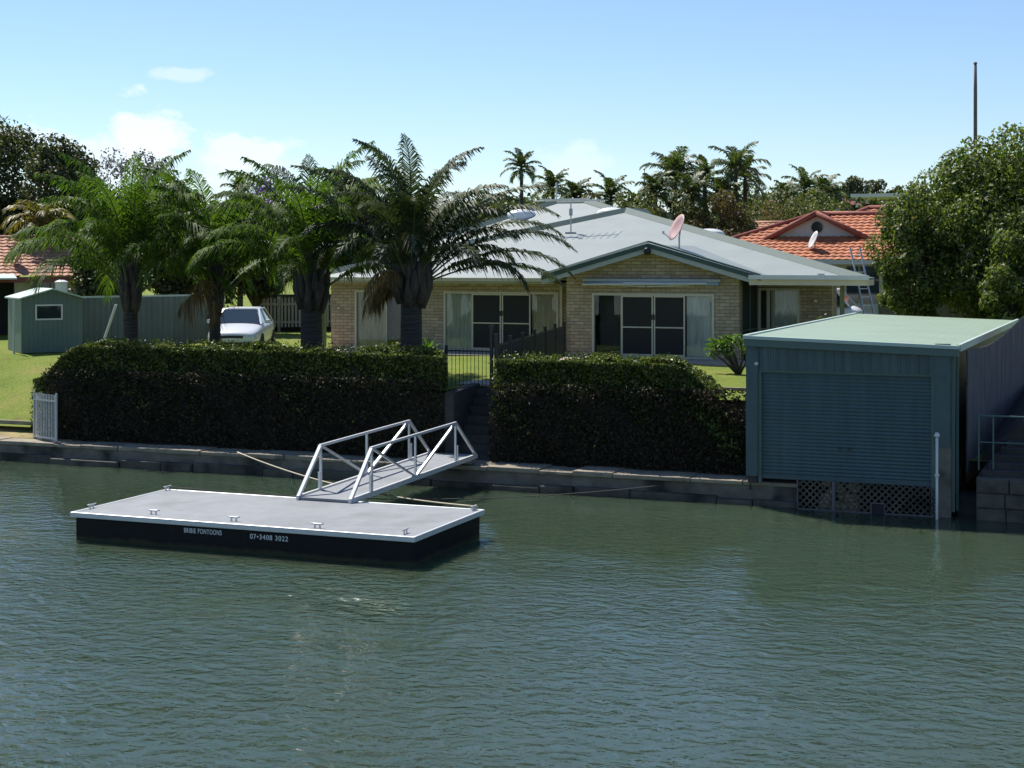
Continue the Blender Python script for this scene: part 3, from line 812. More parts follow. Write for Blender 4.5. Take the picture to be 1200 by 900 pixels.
# ------------------------------------------------------------------ gangway
gw = thing('gangway', 'aluminium truss gangway bridging the pontoon and the seawall', 'gangway', (-14.25, 29.3, .5))
GL, GR = -14.84, -13.70
gv0, gv1 = 26.3, 32.55
def gz(v): return .575 + (v - gv0) * .021
b = MB(); b.prism([(GL + .05, gv0, gz(gv0) - .05), (GL + .05, gv1, gz(gv1) - .05), (GL + .05, gv1, gz(gv1)), (GL + .05, gv0, gz(gv0))], (GR - GL - .1, 0, 0)); b.build('walkway', M['deck'], gw)
for ux in (GL, GR):
    b = MB(); b.bar((ux, gv0 - .02, gz(gv0) - .02), (ux, gv1, gz(gv1) - .02), .06, .10); b.build('side_beam', M['alu_pale'], gw)
    pvs = (27.22, 29.25, 31.35); ht = .88
    tops = [(ux, q, gz(q) + ht) for q in pvs]; bots = [(ux, q, gz(q) - .06) for q in pvs]
    b = MB(); b.bar((ux, pvs[0] - .03, gz(pvs[0]) + ht), (ux, pvs[2] + .03, gz(pvs[2]) + ht), .054, .054); b.build('handrail', M['alu_pale'], gw, bevel=.008)
    for t_, bo in zip(tops, bots):
        b = MB(); b.bar(bo, t_, .042, .042); b.build('upright', M['alu'], gw)
    b = MB()
    b.bar((ux, gv0 + .02, gz(gv0)), tops[0], .066, .058); b.build('end_brace', M['alu_pale'], gw); b = MB(); b.bar(tops[2], (ux, gv1 - .05, gz(gv1)), .055, .05); b.build('end_brace', M['alu_pale'], gw)
    b = MB()
    b.bar(tops[0], (ux, pvs[1] - .05, gz(pvs[1]) + .02), .04, .045); b.build('diagonal_brace', M['alu'], gw); b = MB(); b.bar((ux, pvs[1] + .05, gz(pvs[1]) + .02), tops[2], .048, .05); b.build('diagonal_brace', M['alu'], gw)
    for q in (pvs[0] - .06, pvs[2] + .10): MB().bar((ux, q, gz(q) - .05), (ux, q, gz(q) + .36), .045, .03).build('socket_stub', M['alu'], gw)
b = MB(); b.box(GL + .1, GR - .1, gv1 - .08, gv1 + .08, .5, gz(gv1) - .06); b.tube([(GL, gv1 - .02, gz(gv1) - .03), (GR, gv1 - .02, gz(gv1) - .03)], .035, 8); b.build('hinge', M['steel'], gw)

# mooring ropes
def rope(a, c, sag, r, m_, label, droop_end=0.):
    a, c = Vector(a), Vector(c); pts = []
    for i in range(25):
        t = i / 24; p = a.lerp(c, t); p.z -= sag * 4 * t * (1 - t); pts.append(p)
    tag(MB().tube(pts, r, 6).build('mooring_rope', m_, smooth=True), label, 'rope', 'mooring ropes of the pontoon')
s0 = gp(278, 530, .52); s0.y = max(s0.y, V_WALL + .05)
rope(s0, (PU1 - .10, PV1 - .14, PZ + .075), .22, .016, M['rope'], 'pale rope from the left seawall under the gangway to the pontoon')
s1 = (pv(775, V_WALL - .02), V_WALL - .02, .30)
rope((PU0 + .12, PV1 - .12, PZ + .075), s1, .28, .011, M['rope_dark'], 'dark rope low over the water to the seawall right of the gangway')

# ------------------------------------------------------------------ boat shed
FL = Vector((-7.31, 31.9, 3.58)); FR = Vector((-2.95, 31.9, 3.45))
BL = Vector((-6.95, 44.5, 3.65)); BR = Vector((-2.55, 44.5, 3.52))
bs = thing('boat_shed', 'blue green steel boat shed with closed roller door over the water', 'boat shed', ((FL.x + FR.x) / 2, 33, .4))
b = MB()
dn = Vector((0, 0, -.05))
b.add([FL, FR, BR, BL, FL + dn, FR + dn, BR + dn, BL + dn], [(0, 1, 2, 3), (7, 6, 5, 4), (0, 4, 5, 1), (1, 5, 6, 2), (2, 6, 7, 3), (3, 7, 4, 0)])
b.build('roof', M['shed_roof'], bs)
b = MB()
g1 = Vector((0, -.06, -.02))
def face_bar(a, c, z0, z1, dy0, dy1, mb, mi=0):
    mb.add([a + Vector((0, dy0, z0)), c + Vector((0, dy0, z0)), c + Vector((0, dy1, z0)), a + Vector((0, dy1, z0)),
            a + Vector((0, dy0, z1)), c + Vector((0, dy0, z1)), c + Vector((0, dy1, z1)), a + Vector((0, dy1, z1))],
           [(0, 1, 2, 3), (4, 7, 6, 5), (0, 4, 5, 1), (1, 5, 6, 2), (2, 6, 7, 3), (3, 7, 4, 0)], mi)
face_bar(FL, FR, -.20, -.053, -.02, .10, b)
b.build('fascia', M['shed_fascia'], bs)
b = MB(); face_bar(FL + Vector((-.02, 0, 0)), FR + Vector((.02, 0, 0)), -.050, .018, -.05, .05, b)
b.bar(FL + Vector((0, .06, .004)), BL + Vector((0, 0, .004)), .09, .05); b.bar(FR + Vector((0, .06, -.03)), BR + Vector((0, 0, -.03)), .07, .14)
b.build('gutter_trim', M['garden_roof'], bs)
vF = 32.0
uL0, uL1, uR0, uR1 = pv(875, vF), pv(887, vF), pv(1097, vF), pv(1113, vF)
zD = zat(436, pv(990, vF), vF); zB = .66
b = MB(); b.box(uL0, uR1, vF, vF + .05, zD, 3.36); b.build('header_panel', M['shed_wall'], bs)
b = MB(); b.box(uL0 - .01, uL1 + .02, vF - .025, vF + .12, zB - .02, zD + .62)
b.build('jamb_panel', M['shed_plain'], bs)
b = MB(); b.box(uR0 - .02, uR1 + .012, vF - .025, vF + .12, 1.42, zD + .62); b.build('jamb_panel', M['shed_plain'], bs)
b = MB(); b.box(uL1 + .02, uL1 + .09, vF + .03, vF + .14, .5, zD); b.box(uR0 - .10, uR0 - .02, vF + .03, vF + .14, .02, zD); b.box(uL1 + .09, uR0 - .10, vF + .03, vF + .14, zD - .05, zD - .002); b.build('door_track', M['shed_fascia'], bs)
rd = MB(); rd.box(uL1 + .09, uR0 - .10, vF + .09, vF + .12, zB, zD - .05); rdo = rd.build('roller_door', M['door_slat'], bs)
b = MB(); b.box(uL1 + .09, uR0 - .10, vF + .075, vF + .125, zB - .07, zB - .002); b.build('bottom_rail', M['shed_plain'], rdo)
hx = pv(989, vF); b = MB()
for s in (-.09, .09): b.box(hx + s - .04, hx + s + .04, vF + .055, vF + .088, 1.28, 1.315)
b.build('handle', M['black'], rdo)
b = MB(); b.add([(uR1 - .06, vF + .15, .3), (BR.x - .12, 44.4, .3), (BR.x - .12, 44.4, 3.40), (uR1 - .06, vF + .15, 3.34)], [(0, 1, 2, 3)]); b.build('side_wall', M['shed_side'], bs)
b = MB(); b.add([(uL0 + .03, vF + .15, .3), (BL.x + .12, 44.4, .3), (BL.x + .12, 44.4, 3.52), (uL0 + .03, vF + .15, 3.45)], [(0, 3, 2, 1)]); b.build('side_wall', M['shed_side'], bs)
b = MB(); b.box(BL.x + .12, BR.x - .12, 44.38, 44.42, .3, 3.44); b.build('back_wall', M['shed_wall'], bs)
b = MB(); b.box(uL0 + .05, uR1 - .07, 32.9, 44.3, .45, .58); b.build('floor_slab', M['dark_concrete'], bs)
b = MB(); b.box(uR0 + .05, uR1 + .02, vF - .01, vF + .16, -.6, 1.418); b.build('pier', M['concrete'], bs)
b = MB(); b.box(uR1 + .02, uR1 + .09, vF + .1, vF + .2, .1, 3.3); b.box(uR1 + .09, uR1 + .14, vF + .35, vF + .42, .1, 3.3); b.build('downpipe', M['shed_fascia'], bs)
b = MB(); b.box(uL0 + .02, uL1 + .0, vF + .02, vF + .14, .49, zB - .021); b.build('foot_post', M['dark_concrete'], bs)
b = MB(); b.lathe([(.03, 0), (.045, .02), (.03, .06)], (uL1 + .0, vF - .05, zD + .1), 8); b.build('hook_lamp', M['trim_white'], bs)
# lattice below the door
lu0, lu1, lz0, lz1 = u_end + .02, uR0 - .03, .03, .60
lt = thing('lattice_screen', 'diagonal lattice screen below the roller door at the waterline', 'lattice', ((lu0 + lu1) / 2, 32.0, 0))
nu0, nu1 = pv(1021, 32.), pv(1037, 32.)
b = MB()
hgt = lz1 - lz0
for sgn, vy in ((1, 31.99), (-1, 32.006)):
    k = -hgt
    while k < (lu1 - lu0):
        a = [k, lz0]; c = [k + hgt, lz1]
        if sgn < 0: a[1], c[1] = lz1, lz0
        t0 = max(0, -a[0] / hgt); t1 = min(1, (lu1 - lu0 - a[0]) / hgt)
        if t1 > t0 + .02:
            P = lambda t: (lu0 + a[0] + t * hgt, vy, a[1] + t * (c[1] - a[1]))
            mu = lu0 + a[0] + (t0 + t1) / 2 * hgt
            b.bar(P(t0), P(t1), .034, .006, up=(0, 1, 0))
        k += .14
b.build('slats', M['tide'], lt)
b = MB()
b.box(lu0, nu0 - .002, 31.965, 31.985, lz0 - .05, lz0 - .008); b.box(nu1 + .002, lu1, 31.965, 31.985, lz0 - .05, lz0 - .008); b.box(lu0, lu0 + .03, 31.96, 31.98, lz0 - .006, lz1)
mid_u = pv(977, 32.); b.box(mid_u - .03, mid_u + .03, 31.955, 31.975, -.1, lz1)
for q in (nu0, nu1): b.box(q - .012, q + .012, 31.955, 31.975, -.15, .20)
b.box(nu0, nu1, 31.953, 31.973, .20, .225)
b.build('frame', M['timber_grey'], lt)
b = MB(); b.box(nu0 + .014, nu1 - .014, 31.975, 31.983, -.3, .198); b.build('notch_panel', M['dark'], lt)
# slipway wall behind the lattice, rubble heap
b = MB(); b.box(u_end, uR1 + .1, 34.2, 34.5, -1, 1.0); b.box(u_end - .1, u_end, V_WALL + .3, 34.2, -1, .40)
tag(b.build('slipway_wall', M['tide']), 'dark tidal wall behind the lattice under the boat shed', 'wall')
b = MB(); rr = random.Random(9); rc = pv(983, 32.5)
for i in range(26):
    M3 = Matrix.Rotation(rr.uniform(0, 6), 3, Vector((rr.uniform(-1, 1), rr.uniform(-1, 1), rr.uniform(.2, 1))).normalized())
    s = rr.uniform(.08, .2)
    b.obox((rc + rr.uniform(-.36, .36), 32.5 + rr.uniform(-.16, .25), .08 + .43 * rr.random()), (s, s * rr.uniform(.6, 1), s * rr.uniform(.5, .9)), M3)
b.box(rc - .4, rc + .4, 32.45, 32.8, -.8, .12)
tag(b.build('rubble_heap', M['rubble'], bevel=.015), 'pale broken rubble seen through the lattice under the shed', 'rubble')
b = MB(); pu = pv(1098, 31.7); b.tube([(pu, 31.7, -.8), (pu, 31.7, zat(512, pu, 31.7))], .028, 10); zt = zat(512, pu, 31.7)
b.lathe([(.05, 0), (.06, .03), (.03, .09)], (pu, 31.7, zt), 10); b.lathe([(.045, 0), (.045, .06)], (pu, 31.7, .85), 10)
tag(b.build('mooring_pole', M['trim_white'], smooth=True), 'slim white pole standing in the water at the roller door corner', 'pole')

# ------------------------------------------------------------------ right bank: block wall, landing, rail, paling fence
b = MB()
bu = pv(1144, 31.95)
b.box(bu, 14, 31.95, 33.4, -1.2, .85); 
rr = random.Random(4)
for r_ in range(3):
    x = bu + (0 if r_ % 2 else -.0)
    while x < 12:
        l_ = rr.uniform(.5, .8); b.box(x + .01, x + l_ - .01, 31.9 - rr.uniform(0, .03), 31.95, -.05 + r_ * .3, .23 + r_ * .3); x += l_
tag(b.build('block_wall', M['tide'], bevel=.02), 'dark stained block wall at the water on the far right', 'wall')
b = MB()
for i in range(5):
    b.box(bu + .1 + .1 * i, 14, 32.1 + i * .28, 33.9, .85 + i * .12, .97 + i * .12)
b.prism([(-2.62, 33.55, .6), (14, 33.55, .6), (14, 33.55, 2.3), (pv(1200, 33.6), 33.55, 1.85), (-2.62, 33.55, 1.12)], (0, 5.2, .7))
b.box(uR1 + .1, bu - .002, 32.5, 33.5, -1.0, .35)
tag(b.build('landing_steps', M['dark_concrete']), 'dark concrete landing steps in front of the timber fence', 'steps')
ra = [pv(1147, 32.3), pv(1230, 32.3)]
hr = thing('handrail', 'low dark pipe handrail on the landing at the far right', 'handrail', (ra[0], 32.3, 1.0))
b = MB(); z1, z2 = zat(487, ra[0], 32.3), zat(518, ra[0], 32.3)
b.tube([(ra[0], 32.3, z1), (ra[1] + 1.5, 32.3, z1 + .0)], .018, 8); b.build('top_rail', M['shed_fascia'], hr)
b = MB(); b.tube([(ra[0], 32.3, z2), (ra[1] + 1.5, 32.3, z2 + .0)], .015, 8); b.build('mid_rail', M['shed_fascia'], hr)
for q in (ra[0], ra[0] + .28, ra[1] + .6):
    b = MB(); b.tube([(q, 32.3, .95), (q, 32.3, z1)], .018, 8); b.build('rail_post', M['shed_fascia'], hr)

fA, fB = Vector((pv(1134, 33.3), 33.3, 0)), Vector((pv(1216, 38.5), 38.5, 0))
pf = thing('paling_fence', 'tall weathered timber paling fence sweeping up beside the boat shed', 'fence', (fA.x, fA.y, 1.0))
nb = 62; b = MB(); rr = random.Random(8)
dirv = (fB - fA).normalized(); ext = (fB - fA).length
yaw = math.atan2(dirv.y, dirv.x)
M3 = Matrix.Rotation(yaw, 3, 'Z')
for i in range(nb):
    t = i / (nb - 1) * 1.25; p = fA + dirv * (ext * t)
    tt = min(1.1, t)
    ztop = 3.30 + .16 * tt + .62 * sst(.22, 1.05, tt) + rr.uniform(-.008, .008)
    zb = .75 + 1.0 * sst(.1, .8, tt)
    b.obox((p.x, p.y, (ztop + zb) / 2), (ext * 1.25 / nb - .009, .018 + rr.uniform(0, .012), ztop - zb), M3)
b.build('palings', M['timber_grey'], pf)
b = MB()
for zz in (1.35, 2.6): b.bar((fA + dirv * .1 + Vector((.04 * -dirv.y, .04 * dirv.x, 0))) + Vector((-.03, .02, zz)), fA + dirv * ext * 1.2 + Vector((-.03, .02, zz + .5)), .04, .08)
b.build('rail', M['timber_grey'], pf)

# ------------------------------------------------------------------ main house
VG, VL, VR = 45.6, 46.9, 48.2
hs = thing('brick_house', 'low cream brick house with pale metal hip roof behind the hedges', 'house', (-16, 48, G))
def wall_open(u0, u1, v0, v1, z0, z1, ops):
    """Wall slab along u with rectangular openings (ua, ub, za, zb)."""
    b = MB(); xs = sorted({u0, u1, *[o[0] for o in ops], *[o[1] for o in ops]})
    for i in range(len(xs) - 1):
        a, c = xs[i], xs[i + 1]; m = (a + c) / 2
        o = [q for q in ops if q[0] < m < q[1]]
        if not o: b.box(a, c, v0, v1, z0, z1); continue
        o = o[0]
        if o[2] > z0 + .01: b.box(a, c, v0, v1, z0, o[2])
        if o[3] < z1 - .01: b.box(a, c, v0, v1, o[3], z1)
    return b
WZ0, WZ1 = G + .06, 4.16
g_op = (pv(694, VG), pv(837, VG), WZ0, zat(344, -13, VG))
uGL, uGR = pv(664, VG), pv(866, VG)
EZ = 4.56
wall_open(uGL, uGR, VG, VG + .2, G - .2, EZ, [g_op]).build('gable_wall', M['brick'], hs)
RZ, RU = 5.66, -13.3
b = MB()
s_ = .287
b.prism([(uGL, VG, EZ + .002), (uGR, VG, EZ + .002), (uGR, VG, RZ - .12 - s_ * (uGR - RU)), (RU, VG, RZ - .12), (uGL, VG, RZ - .12 - s_ * (RU - uGL))], (0, .2, 0)); b.build('gable_peak', M['brick'], hs)
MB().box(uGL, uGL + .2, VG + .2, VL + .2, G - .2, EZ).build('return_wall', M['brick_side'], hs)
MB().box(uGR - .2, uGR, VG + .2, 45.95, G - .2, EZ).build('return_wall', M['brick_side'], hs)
b = MB(); b.box(uGR - .06, uGR - .02, 45.95, VR, G - .1, EZ); b.build('side_screen', M['screen'], hs)
b = MB()
for y_ in (45.99, 47.1, VR - .05): b.box(uGR - .02, uGR + .02, y_ - .025, y_ + .025, G, EZ)
b.box(uGR - .018, uGR + .018, 45.97, VR, G + .9, G + .94); b.build('screen_frame', M['shed_fascia'], hs)
l1 = (pv(416, VL), pv(479, VL), zat(408, -24, VL), zat(340, -24, VL)); l2 = (pv(520, VL), pv(654.5, VL), WZ0, zat(342, -18.5, VL))
uLL = pv(388, VL)
wall_open(uLL, uGL, VL, VL + .2, G - .2, 4.44, [l1, l2]).build('front_wall', M['brick'], hs)
r1 = (uGR + .0, pv(899, VR), G - .05, zat(338, -9.5, VR)); r2 = (pv(903, VR), pv(937, VR), WZ0, zat(341, -9.2, VR))
uRR = pv(975, VR)
wall_open(uGR, uRR, VR, VR + .2, G - .2, 4.44, [(uGR + .02, r2[1], WZ0, zat(338, -9.3, VR))]).build('porch_wall', M['brick'], hs)
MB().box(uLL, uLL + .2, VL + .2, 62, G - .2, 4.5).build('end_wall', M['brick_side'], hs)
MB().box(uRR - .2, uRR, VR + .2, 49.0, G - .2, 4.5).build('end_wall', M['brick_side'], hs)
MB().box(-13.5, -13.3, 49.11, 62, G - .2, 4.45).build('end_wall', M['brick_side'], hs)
MB().box(-13.5, uRR, 49.002, 49.1, G - .2, 4.5).build('store_wall', M['interior'], hs)
b = MB(); b.box(uLL, -13.3, 62, 62.2, G - .2, 4.5); b.build('rear_wall', M['brick'], hs)
b = MB(); q = uGR - .21; q2 = -13.51; b.box(uLL + .2, q2, VL + 3.2, VL + 3.3, G, 4.5); b.box(uLL + .2, q2, VL + .2, VL + 3.2, G - .05, G + .02); b.box(uGL + .2, q, VG + .2, VL + .2, G - .05, G + .02); b.box(uLL + .2, q2, VL + .2, VL + 3.2, 4.42, 4.44); b.build('room_lining', M['interior'], hs)

def curtain(u0, u1, v, z0, z1, m_, parent, waves=7, amp=.035, seed=0):
    n = int(waves * 8); vs, fs = [], []; rr = random.Random(seed)
    ph = rr.uniform(0, 6)
    for i in range(n + 1):
        t = i / n; u = u0 + (u1 - u0) * t
        y = v + amp * math.sin(t * waves * 2 * math.pi + ph + .8 * math.sin(t * 9))
        vs += [(u, y, z0), (u, y * 1.0 + .01, z1)]
    for i in range(n): fs.append((i * 2, i * 2 + 2, i * 2 + 3, i * 2 + 1))
    return MB().add(vs, fs).build('curtain', m_, parent, smooth=True)
def sliding_set(name, op, v, panels, parent, meet=None):
    """panels: list of (u0, u1, kind). Frame, sashes, panes and what hangs behind each pane."""
    u0, u1, z0, z1 = op
    fr = MB(); w_ = .07
    fr.box(u0, u0 + w_, v - .03, v + .10, z0, z1); fr.box(u1 - w_, u1, v - .03, v + .10, z0, z1)
    fr.box(u0 + w_, u1 - w_, v - .03, v + .10, z1 - w_, z1); fr.box(u0 + w_, u1 - w_, v - .03, v + .10, z0, z0 + w_ * .8)
    win = fr.build(name, M['alu_frame'], parent)
    g = MB()
    for i, (a, c, kind) in enumerate(panels):
        sl = .045
        if kind in ('door', 'doordark'):
            s = MB(); vy = v - .035
            s.box(a, a + sl, vy, vy + .035, z0 + .06, z1 - .07); s.box(c - sl, c, vy, vy + .035, z0 + .06, z1 - .07)
            s.box(a + sl, c - sl, vy, vy + .035, z1 - .115, z1 - .07); s.box(a + sl, c - sl, vy, vy + .035, z0 + .06, z0 + .12)
            zm = z0 + (z1 - z0) * .475; s.box(a + sl, c - sl, vy, vy + .035, zm - .02, zm + .02)
            so = s.build('screen_door', M['alu_frame'], win)
            g2 = MB(); g2.box(a + sl, c - sl, vy + .012, vy + .018, z0 + .12, zm - .02); g2.box(a + sl, c - sl, vy + .012, vy + .018, zm + .02, z1 - .115)
            g2.build('screen_mesh', M['screen'], win)
        else:
            MB().box(a + .004, c - .004, v + .03, v + .036, z0 + .06, z1 - .075).build('pane', M['glass'], win)
            s = MB(); s.box(c - .02, c + .02, v + .0, v + .05, z0 + .06, z1 - .07)
            if i < len(panels) - 1: s.build('mullion', M['alu_frame'], win)
            if kind == 'grey': curtain(a, c, v + .085, z0, z1, M['curtain_grey'], win, 6, .03, i)
            elif kind == 'tan': curtain(a, c, v + .085, z0, z1, M['curtain_tan'], win, 5, .02, i)
            elif kind == 'blind': curtain(a, c, v + .085, z0, z1, M['blind'], win, 8, .018, i)
            elif kind == 'dark': MB().box(a, c, v + .5, v + .52, z0, z1).build('dim_panel', M['dim_backing'], win)  # dim panel added to lift black panes, where a reflection would show
            elif kind == 'pale_reflection': curtain(a, c, v + .09, z0, z1, M['curtain_grey'], win, 3, .01, i)  # near-flat pale curtain takes the place of the pane's reflection
    if meet:
        h = MB()
        for s in (-1, 1): h.box(meet + s * .035 - .014, meet + s * .035 + .014, v - .07, v - .036, z0 + 1.18, z0 + 1.34)
        h.build('handle', M['black'], win)
    return win
P = lambda x: pv(x, VG)
sliding_set('sliding_door', g_op, VG, [(P(697), P(728), 'dark'), (P(728.5), P(765.5), 'door'), (P(766.5), P(803), 'door'), (P(804), P(834), 'pale_reflection')], hs, P(766))
P = lambda x: pv(x, VL)
sliding_set('sliding_door', l2, VL, [(P(522.5), P(553), 'grey'), (P(553.5), P(587.5), 'door'), (P(588.5), P(622), 'door'), (P(622.5), P(652), 'tan')], hs, P(588))
sliding_set('window', l1, VL, [(P(418), P(453), 'tan'), (P(453.5), P(477), 'dark')], hs)
P = lambda x: pv(x, VR)
sliding_set('porch_window', (uGR + .02, r2[1], WZ0, zat(338, -9.3, VR)), VR, [(uGR + .05, P(899), 'dark'), (P(903), P(936), 'blind')], hs)
b = MB(); zz = WZ0 + .82; b.box(uGR + .05, P(899), VR - .035, VR - .012, zz, zz + .035); b.box(P(899.5), P(902.5), VR - .05, VR - .01, WZ0 + .06, zat(339, -9.3, VR)); b.build('window_bar', M['alu_frame'], hs)
b = MB(); b.box(l1[0] - .1, l1[1] + .1, VL - .09, VL - .031, l1[2] - .10, l1[2] - .002); b.build('sill', M['brick'], hs)

# roofs
EU0, EU1, EV, AU, AV, AZ = -25.75, -6.9, 46.35, -17.3, 55.75, 7.03
ez = 4.58
BV0, BV1 = 58.5, 66.5
def sheet(name, pts, m_, parent, th=.05):
    pts = [Vector(p) for p in pts]; n = (pts[1] - pts[0]).cross(pts[2] - pts[0]).normalized()
    if n.z < 0: n = -n
    return MB().prism([p - n * th for p in pts], n * th).build(name, m_, parent)
e0, e1, ap = (EU0, EV, ez), (EU1, EV, ez), (AU, AV, AZ)
k0, k1, bp_ = (EU0, BV1, ez), (EU1, BV1, ez), (AU, BV0, AZ)
sheet('roof_front', [e0, e1, ap], M['roof_metal'], hs)
sheet('roof_side', [e0, ap, bp_, k0], M['roof_side'], hs)
MB().add([e1, ap, (AU, AV, 4.45), (EU1, EV, 4.45)], [(0, 1, 2, 3)]).build('verge_wall', M['soffit'], hs)
MB().add([ap, bp_, (AU, BV0, 4.45), (AU, AV, 4.45)], [(0, 1, 2, 3)]).build('ridge_wall', M['soffit'], hs)
MB().add([(AU, AV, 4.45), (-13.2, 52.05, 4.47), (-13.2, 60, 4.47), (AU, BV1, 4.47)], [(0, 1, 2, 3)]).build('low_roof', M['roof_side'], hs)
def caps(parent, segs, w=.26, h=.06, m_='trim_green', name='ridge_cap'):
    b = MB()
    for a, c in segs:
        a, c = Vector(a) + Vector((0, 0, .11)), Vector(c) + Vector((0, 0, .11))
        d = (c - a).normalized(); s = d.cross(Vector((0, 0, 1))).normalized()
        for q in (-1, 1):
            m1 = s * q * w * .5; dz = Vector((0, 0, -h))
            b.prism([a, a + m1 + dz, a + m1 + dz + Vector((0, 0, .025)), a + Vector((0, 0, .035))], c - a)
    return b.build(name, M[m_], parent)
caps(hs, [(e0, ap), (e1, ap), (ap, bp_)], .42, .17)
# rear, higher block
dB = 65.7
bl, br = Vector((pv(653, 62), 62, 7.66)), Vector((pv(688, 62), 62, 7.66))
c0, c1 = Vector((-27.2, 55.2, 5.35)), Vector((-16.2, 57.6, 6.45))
c2, c3 = Vector((-17.5, 66.0, 5.0)), Vector((-27.0, 67.0, 5.2))
sheet('upper_roof', [c0, c1, br, bl], M['roof_metal'], hs)
sheet('upper_roof', [c0, bl, c3], M['roof_side'], hs); sheet('upper_roof', [c1, c2, br], M['roof_side'], hs)
sheet('upper_roof', [bl, br, c2, c3], M['roof_metal'], hs)
caps(hs, [(c0, bl), (c1, br), (bl, br)], .42, .17)
b = MB(); q = [Vector((p.x * .96 - .85, 61.8 + (p.y - 61.8) * .96, 0)) for p in (c0, c1, c2, c3)]
b.prism([p + Vector((0, 0, 4.45)) for p in q], (0, 0, .5)); b.build('upper_wall', M['soffit'], hs)
# front gable roof
gv0_, vt = 45.1, EV
uW = 3.47
zE = RZ - s_ * uW
def vA(z): return EV + (z - ez) * (AV - EV) / (AZ - ez)
for sg in (-1, 1):
    ue = RU + sg * uW
    b = MB(); pts = [Vector((ue, gv0_, zE)), Vector((RU, gv0_, RZ)), Vector((RU, vA(RZ) + .1, RZ)), Vector((ue, vA(zE) + .25, zE))]
    b.prism([p - Vector((0, 0, .05)) for p in pts], (0, 0, .05)); b.build('gable_roof', M['roof_side'], hs)
    b = MB()
    b.prism([(ue, gv0_ - .03, zE - .10), (RU, gv0_ - .03, RZ - .10), (RU, gv0_ - .03, RZ + .035), (ue, gv0_ - .03, zE + .035)], (0, .06, 0)); b.build('verge_trim', M['trim_green'], hs)
    b = MB(); b.prism([(ue, gv0_ + .0, zE - .245), (RU, gv0_ + .0, RZ - .245), (RU, gv0_ + .0, RZ - .103), (ue, gv0_ + .0, zE - .103)], (0, .03, 0)); b.build('barge_board', M['soffit'], hs)
    b = MB(); b.prism([(ue, gv0_ + .03, zE - .17), (RU, gv0_ + .03, RZ - .17), (RU, gv0_ + .03, RZ - .15), (ue, gv0_ + .03, zE - .15)], (0, .47, 0)); b.build('soffit', M['soffit'], hs)
    b = MB(); b.bar((ue, gv0_ + .06, zE + .07), (RU, gv0_ + .06, RZ + .085), .24, .05); b.build('verge_cap', M['trim_white'] if sg < 0 else M['trim_green'], hs)  # left cap painted white for its sunlit edge, right keeps the green
# eaves: gutters and soffits
b = MB(); b.box(EU0, RU - uW - .02, EV - .12, EV - .002, ez - .10, ez + .02); b.build('gutter', M['cream'], hs)
b = MB(); b.box(EU0 + .05, RU - uW - .02, EV, VL, ez - .14, ez - .11); b.box(EU0 + .05, RU - uW - .02, EV - .002, EV + .03, ez - .17, ez - .141); b.build('eave_lining', M['soffit'], hs)
# porch roof on the right
PF = 45.0
pu0, pu1 = RU + uW - .35, pv(1017, PF)
zt_p = zat(322.5, -8.3, PF); zb_p = zat(334.5, -8.3, PF)
pp = lambda z: [(pu0, PF + .08, z), (pu1, PF + .08, z), (pu1, 46.3, z), (uRR, 49.0, z), (pu0, 49.0, z)]
MB().prism(pp(zt_p - .12), (0, 0, .055)).build('porch_roof', M['roof_side'], hs)
b = MB(); b.box(pu0, pu1 + .03, PF - .02, PF + .078, zt_p - .13, zt_p); b.box(pv(958, PF), pv(966, PF), PF, PF + .06, zt_p + .002, zt_p + .05); b.build('porch_gutter', M['trim_white'], hs)
b = MB(); b.box(pu0, pu1 - .05, PF + .08, PF + .12, zb_p, zt_p - .132); b.box(pu1 - .05, pu1 - .01, PF + .12, 46.3, zb_p, zt_p - .132); b.build('porch_beam', M['cream'], hs)
MB().prism([(pu0, PF + .13, zt_p - .16), (pu1 - .06, PF + .13, zt_p - .16), (pu1 - .06, 46.25, zt_p - .16), (uRR, 48.9, zt_p - .16), (pu0, 48.9, zt_p - .16)], (0, 0, .02)).build('porch_ceiling', M['soffit'], hs)
q = pv(987, 46.0); MB().box(q - .06, q + .06, 45.94, 46.06, G - .1, zt_p - .162).build('porch_post', M['post_green'], hs)
b = MB(); b.box(RU + uW - .12, RU + uW + .12, gv0_ - .06, gv0_ + .12, zE + .04, zE + .09); b.build('verge_end_cap', M['trim_white'], hs)
b = MB(); q = pv(658.5, VL); b.box(q - .04, q + .04, VL - .09, VL - .01, G - .05, 4.42); b.build('downpipe', M['cream'], hs)  # pale cream pipe added to stand for a narrow sunlit strip
b = MB(); q = pv(397, VL)
b.box(q - .03, q + .03, VL - .03, VL - .004, 3.5, 3.56); 
b.lathe([(.05, 0), (.06, .03), (.05, .07)], (pv(956, VR), VR - .08, zat(354, pv(956, VR), VR)), 8); b.build('wall_lamp', M['trim_white'], hs)
b = MB(); b.lathe([(.10, -.06), (.12, 0), (.10, .09), (.04, .10)], (RU, gv0_ - .10, RZ - .21), 12, axis=Matrix.Rotation(R(90), 3, 'X')); b.build('security_light', M['black'], hs, smooth=True)
